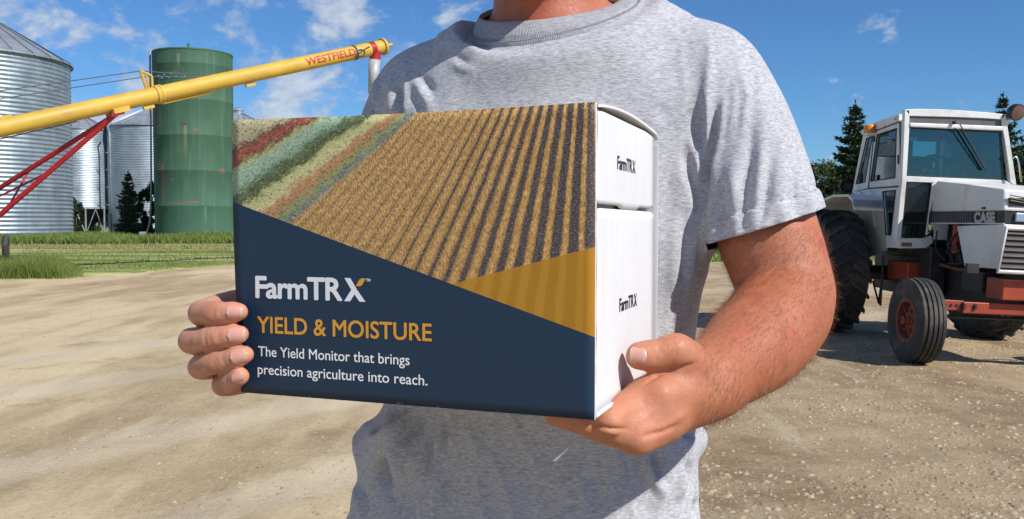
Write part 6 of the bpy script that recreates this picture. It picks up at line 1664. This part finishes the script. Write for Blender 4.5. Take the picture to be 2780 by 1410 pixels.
def nail_fn(q, b, out):
    oc = q.n('ShaderNodeTexCoord').outputs['UV']
    s_ = q.sep(oc)
    lun = q.sstep(s_[0], 0.26, 0.06); tip = q.sstep(q.m('ADD', s_[0], q.m('MULTIPLY', q.m('POWER', q.m('ABSOLUTE', q.m('SUBTRACT', s_[1], 0.5)), 2.0), -0.55)), 0.83, 0.87)
    c = q.mix(lun, (0.58, 0.295, 0.235), (0.62, 0.38, 0.31)); c = q.mix(tip, c, (0.58, 0.47, 0.33))
    edge = q.sstep(q.m('ABSOLUTE', q.m('SUBTRACT', q.m('ADD', s_[0], q.m('MULTIPLY', q.m('POWER', q.m('ABSOLUTE', q.m('SUBTRACT', s_[1], 0.5)), 2.0), -0.55)), 0.93)), 0.05, 0.0)
    c = q.mix(q.m('MULTIPLY', edge, 0.5), c, (0.20, 0.13, 0.05))
    q.put(b.inputs['Base Color'], c)
    b.inputs['Roughness'].default_value = 0.28; b.inputs['Subsurface Weight'].default_value = 0.15; b.inputs['Subsurface Scale'].default_value = 0.003
M_nail = material('fingernail', nail_fn)
def cloth_fn(rib):
    def fn(q, b, out):
        oc = q.n('ShaderNodeTexCoord').outputs['Object']
        n1 = q.noise(q.mapping(oc, scale=(0.26, 0.4, 1.25)), 560, 3, 0.65)     # heather: short sideways fibres
        n2 = q.noise(q.mapping(oc, loc=(4, 2, 1), scale=(0.24, 0.36, 1.1)), 270, 3, 0.6)
        n3 = q.noise(oc, 11, 3, 0.5)
        t = q.m('ADD', q.m('MULTIPLY', n1, 0.80), q.m('MULTIPLY', n2, 0.20))
        c = q.ramp(t, [(0.34, (0.27, 0.27, 0.285)), (0.45, (0.385, 0.385, 0.405)), (0.53, (0.46, 0.46, 0.485)), (0.66, (0.58, 0.58, 0.61))])
        c = q.mix(q.m('MULTIPLY', q.sstep(n3, 0.5, 0.75), 0.10), c, (0.34, 0.33, 0.34))
        q.put(b.inputs['Base Color'], c)
        b.inputs['Roughness'].default_value = 0.94; b.inputs['Specular IOR Level'].default_value = 0.15
        b.inputs['Sheen Weight'].default_value = 0.12; b.inputs['Sheen Roughness'].default_value = 0.5
        h = q.m('ADD', q.m('MULTIPLY', n1, 0.9), q.m('MULTIPLY', q.noise(oc, 900, 2, 0.5), 0.5))
        h = q.m('ADD', h, q.m('MULTIPLY', q.noise(oc, 60, 4, 0.6), 1.1))
        if rib:
            uv = q.n('ShaderNodeTexCoord').outputs['UV']
            w = q.n('ShaderNodeTexWave', wave_type='BANDS', bands_direction='X'); q.put(w.inputs[0], uv); w.inputs['Scale'].default_value = 26
            q.put(b.inputs['Base Color'], q.mix(q.m('MULTIPLY', w.outputs[1], 0.5), c, (0.22, 0.222, 0.235)))
            h = q.m('ADD', h, q.m('MULTIPLY', w.outputs[1], 2.2))
        q.put(b.inputs['Normal'], q.bump(h, 0.34, 0.0014))
    return fn
M_cloth = material('heather_grey_jersey', cloth_fn(False))
M_rib = material('ribbed_jersey', cloth_fn(True))
M_hair = simple('short_brown_hair', (0.05, 0.03, 0.018), 0.6, var=0.3, vscale=90, bump=0.6, bscale=400)
M_fuzz = simple('arm_hair', (0.42, 0.24, 0.12), 0.5, var=0.4, vscale=60)
M_fuzzd = simple('dark_arm_hair', (0.14, 0.065, 0.03), 0.5, var=0.3, vscale=60)
M_jeans = simple('blue_denim', (0.045, 0.065, 0.12), 0.9, var=0.3, vscale=14, bump=0.4, bscale=700)
M_boot = simple('brown_leather', (0.09, 0.05, 0.03), 0.55, var=0.3, vscale=20, bump=0.3)
M_sole = simple('black_rubber_sole', (0.015, 0.015, 0.015), 0.8)
M_thread = simple('grey_thread', (0.30, 0.30, 0.33), 0.9, var=0.1)

body = mesh_np('body', BV, BQ, M_skin, smooth=True)
person = tag(empty('person', (0.03, 1.13, 0)), 'man seen from neck to waist in a grey heather T-shirt holding a large printed carton', 'person')
body.parent = person; body.matrix_parent_inverse = Matrix.Translation(-person.location)
def kid(o):
    o.parent = person; o.matrix_parent_inverse = Matrix.Translation(-person.location); return o
tee = bpy.data.objects.new('t_shirt', me); me.name = 't_shirt'; COL.objects.link(tee); kid(tee)
me.materials.append(M_cloth)
sm = tee.modifiers.new('cloth thickness', 'SOLIDIFY'); sm.thickness = 0.0016; sm.offset = -1

# turned-up sleeve hems with their row of stitches
for fs_ in HEMS:
    key = {}; V = []; F = []
    for poly in fs_:
        ids = []
        for co, no in poly:
            k = tuple(np.round(co, 6))
            if k not in key: key[k] = len(V); V.append(co + no * .0009)
            ids.append(key[k])
        F.append(tuple(ids))
    if not F: continue
    hb = kid(mesh_np('sleeve_hem', V, F, M_cloth, smooth=True))
    sm2 = hb.modifiers.new('cloth thickness', 'SOLIDIFY'); sm2.thickness = 0.0020; sm2.offset = -1
# collar band: ribbed strip between the neck opening and the stitched seam
nC = 144
ri, ro = ringpts(INNER, nC), ringpts(OUTER, nC)
cols = []
mid = (ri + ro) / 2; up_ = nI
for (t, h) in ((-0.10, -0.0065), (-0.06, -0.0004), (0.0, 0.0012), (0.25, 0.0026), (0.5, 0.0030), (0.78, 0.0030), (0.90, 0.0032), (0.95, 0.0002), (1.02, 0.0000), (1.10, 0.0026), (1.19, 0.0026), (1.24, -0.0015)):
    cols.append(ri * (1 - t) + ro * t + up_ * h)
V = np.concatenate(cols); F = []; K = len(cols)
for k in range(K - 1):
    for i in range(nC):
        j = (i + 1) % nC; F.append((k * nC + i, k * nC + j, (k + 1) * nC + j, (k + 1) * nC + i))
col = kid(mesh_np('collar', V, np.array(F), M_rib, smooth=True))
uvl = col.data.uv_layers.new(name='UV')
for lp in col.data.loops:
    vi = lp.vertex_index; uvl.data[lp.index].uv = ((vi % nC) / nC * 4.0, vi // nC / K)
so = ro * 1.0; mb = MB()
for t_ in (1.075, 1.15):
    ln = ri * (1 - t_) + ro * t_ + up_ * 0.0030
    for i in range(0, nC):
        a_, b_ = ln[i], ln[(i + 1) % nC]
        for u0 in (0.0, 0.5):
            p0, p1 = a_ + (b_ - a_) * (u0 + .05), a_ + (b_ - a_) * (u0 + .38)
            mb.tube([p0, p1], 0.00055, 4)
tag(mb.build('collar_stitching', M_thread, col), kind='stuff')

# nails: curved plates laid on the fingertips
def nail(name, c_px, D, ang, length, width, toward, lift=0.0):
    """c_px centre in photograph pixels; ang = pointing direction in the image plane (degrees, 0 = right)"""
    c = P(c_px[0], c_px[1], D); view = (CAM - c) / np.linalg.norm(CAM - c)
    right = np.array([1., 0, 0]); upv = np.cross(view, right) * -1; upv = np.cross(right, view) * -1
    upv = np.array([0, 0, 1.]) - view * view[2]; upv /= np.linalg.norm(upv); right = np.cross(upv, view)
    a = rad(ang); d = right * math.cos(a) + upv * math.sin(a); s_ = np.cross(view, d)
    n = view + toward[0] * d + toward[1] * s_; n /= np.linalg.norm(n); d = d - n * (d @ n); d /= np.linalg.norm(d); s_ = np.cross(n, d)
    V, F, UV = [], [], []; nu, nv = 12, 10
    for i in range(nu + 1):
        u = i / nu
        for j in range(nv + 1):
            v = j / nv * 2 - 1
            # rounded root, near-straight sides, rounded free edge
            hw = width / 2 * (min(1, (u / .22)) ** .45 if u < .22 else (1 - max(0, (u - .86) / .14) ** 2.2 * .40))
            y = v * hw; R_ = width * 0.62
            x = (u - .5) * length
            z = math.sqrt(max(R_ * R_ - y * y, 0)) - R_ - (u - .5) ** 2 * length * 0.22 + lift
            V.append(c + d * x + s_ * y + n * z); UV.append((u, j / nv))
    for i in range(nu):
        for j in range(nv):
            F.append((i * (nv + 1) + j, (i + 1) * (nv + 1) + j, (i + 1) * (nv + 1) + j + 1, i * (nv + 1) + j + 1))
    o = mesh_np('fingernail', V, np.array(F), M_nail, smooth=True); kid(o)
    uvl = o.data.uv_layers.new(name='UV')
    for lp in o.data.loops: uvl.data[lp.index].uv = UV[lp.vertex_index]
    return o
bvh = BVHTree.FromPolygons([tuple(v) for v in BV], [tuple(int(i) for i in f) for f in BQ])
def surfD(px_, py_):
    d = ray(px_, py_); h = bvh.ray_cast(Vector(CAM), Vector(d).normalized())
    return h[0][1] if h[0] is not None else 0.8
def surfN(px_, py_):
    d = ray(px_, py_); h = bvh.ray_cast(Vector(CAM), Vector(d).normalized()); return np.array(h[1]) * (1 if h[1].dot(Vector(d)) < 0 else -1)
def put_nail(cx_, cy_, ang, L, Wd):
    D = surfD(cx_, cy_); c = P(cx_, cy_, D); n = surfN(cx_, cy_)
    view = (CAM - c) / np.linalg.norm(CAM - c)
    upv = np.array([0, 0, 1.]) - view * view[2]; upv /= np.linalg.norm(upv); right = np.cross(upv, view)
    a = rad(ang); d = right * math.cos(a) + upv * math.sin(a); s_ = np.cross(view, d)
    nv = max(n @ view, .3)
    return nail('fingernail', (cx_, cy_), D - 0.0009, ang, L, Wd, (np.clip((n @ d) / nv, -.5, .5), np.clip((n @ s_) / nv, -.4, .4)))
put_nail(636, 850, 1, .0145, .0118); put_nail(641, 911, 3, .0160, .0138); put_nail(646, 967, 13, .0148, .0128); put_nail(642, 1028, 22, .0105, .0090)
put_nail(1733, 965, 176, .0150, .0150)

# fine hair on the near forearm and upper arm
def hairs(name, n, mat_, L0, L1, w, seed):
    r = np.random.default_rng(seed)
    fc = BV[BQ].mean(1); fn_ = BN[BQ].mean(1); fx, fy = proj(fc)
    area = np.linalg.norm(np.cross(BV[BQ[:, 2]] - BV[BQ[:, 0]], BV[BQ[:, 3]] - BV[BQ[:, 1]]), axis=1)
    wt = area * (fc[:, 0] > .17) * (fc[:, 2] < 1.40) * np.where(fx < 1900, .25, 1.0) * np.where((fx < 1860), .5, 1)
    ok = (fx > 1740) & (fc[:, 2] < 1.375)
    wt = wt * ok; wt /= wt.sum()
    k = r.choice(len(fc), n, p=wt)
    p = fc[k] + r.normal(0, .0008, (n, 3)); nn = fn_[k]; nn /= np.linalg.norm(nn, axis=1)[:, None]
    axis = P(1905, 1045, .842) - P(2150, 800, .985); axis /= np.linalg.norm(axis)
    tdir = axis[None] + r.normal(0, .55, (n, 3)) + np.array([0, 0, -.5]); tdir -= nn * (tdir * nn).sum(1)[:, None]; tdir /= np.linalg.norm(tdir, axis=1)[:, None]
    L = r.uniform(L0, L1, n)[:, None]; bend = r.uniform(.25, .75, n)[:, None]
    side_ = np.cross(tdir, nn); curl = r.normal(0, .25, (n, 1))
    pts = [p, p + (nn * .55 * bend + tdir * .35) * L, p + (nn * .75 * bend + tdir * .75 + side_ * curl) * L]
    V = []; F = []
    for i, (q_, ww) in enumerate(zip(pts, (w, w * .8, w * .2))): V += [q_ - side_ * ww, q_ + side_ * ww]
    V = np.stack(V, 1).reshape(-1, 3); b_ = np.arange(n)[:, None] * 6
    F = np.concatenate([b_ + np.array([[0, 1, 3, 2]]), b_ + np.array([[2, 3, 5, 4]])])
    tag(kid(mesh_np(name, V, F, mat_)), kind='stuff')
hairs('arm_hair', 6000, M_fuzz, .006, .016, .00010, 3)
hairs('arm_hair', 4200, M_fuzzd, .005, .012, .00009, 4)

# hair cap on the head (above the frame, it shades the far shoulder)
hf = Field(spans((HC[0] - .12, HC[0] + .12, .005)), spans((HC[1] - .12, HC[1] + .14, .005)), spans((HC[2] - .12, HC[2] + .15, .005)))
merge(hf, group(hf, [(HC + [0, .020, .040], HC + [0.004, .040, .030], .083, .084, None), (HC + [0, .05, -.02], HC + [0, .055, -.06], .062, .05, None)], .03), 0)
X_, Y_, Z_ = hf.coords((slice(None),) * 3)
hf.f = np.maximum(hf.f, -(((Y_ - HC[1]) * 0.8 + (Z_ - HC[2]) * 0.9 - 0.016) + 0 * X_)).astype(np.float32)
hv, hq = surface_nets(hf); kid(mesh_np('hair', relax(hv, hq, 1), hq, M_hair, smooth=True))
for sx_ in (-1, 1):
    mb = MB(); mb.lathe([(0.0001, -.012), (.006, -.0104), (.0104, -.006), (.012, 0), (.0104, .006), (.006, .0104), (.0001, .012)], tuple(HC + [sx_ * .031 - .006, -.072, -.012]), 'Z', 16)
    kid(mb.build('eye', simple('eye_white', (.7, .68, .65), .2), None, smooth=True))

# jeans and boots, below the frame
tf = Field(spans((-0.30, 0.34, .009)), spans((0.92, 1.36, .009)), spans((0.04, 1.02, .009)))
hipc = np.array([0.02, 1.13, 0.93])
tp = [(hipc + [-.09, 0, .03], hipc + [.09, 0, .03], .125, .125, None)]
for sx_, kx in ((-1, -.13), (1, .16)):
    hj = hipc + np.array([ux[0], ux[1], 0]) * (sx_ * .10) + [0, 0, -.06]; kn = np.array([.02 + kx * 1.05, 1.10, .50]); an = np.array([.02 + kx * 1.2, 1.15, .09])
    tp += [(hj, kn, .100, .068, None), (kn, an, .068, .058, None)]
merge(tf, group(tf, tp, .05), 0)
tv, tq = surface_nets(tf); tv = relax(tv, tq, 2); tn = vnormals(tv, tq)
tv = tv + tn * (0.006 * vnoise(tv[:, 0] * 12, tv[:, 2] * 22, tv[:, 1] * 12))[:, None]
kid(mesh_np('jeans', tv, tq, M_jeans, smooth=True))
for sx_, kx in ((-1, -.13), (1, .16)):
    an = np.array([.02 + kx * 1.2, 1.15, .09])
    ff = Field(spans((an[0] - .09, an[0] + .09, .006)), spans((an[1] - .26, an[1] + .12, .006)), spans((0.0, 0.22, .006)))
    merge(ff, group(ff, [(an + [0, .01, .06], an + [0, .01, -.02], .052, .056, None), (an + [0, .03, -.045], an + [sx_ * .015, -.17, -.048], .044, .042, ((0, 0, 1), 1.15))], .05), 0)
    X_, Y_, Z_ = ff.coords((slice(None),) * 3); ff.f = np.maximum(ff.f, (0.018 - Z_) + 0 * X_ + 0 * Y_).astype(np.float32)
    v_, q_ = surface_nets(ff); bo = kid(mesh_np('boot', relax(v_, q_, 1), q_, M_boot, smooth=True))
    mb = MB(); outl = [(an[0] + sx_ * .004 + .049 * math.cos(t) + sx_ * (.012 if math.sin(t) < 0 else 0), an[1] - .065 + (.155 if math.sin(t) < 0 else .115) * math.sin(t), 0.0) for t in np.linspace(0, 2 * math.pi, 28, endpoint=False)]
    mb.prism(outl, (0, 0, .024)); s_o = mb.build('sole', M_sole, bo)
    s_o.matrix_parent_inverse = Matrix.Identity(4)
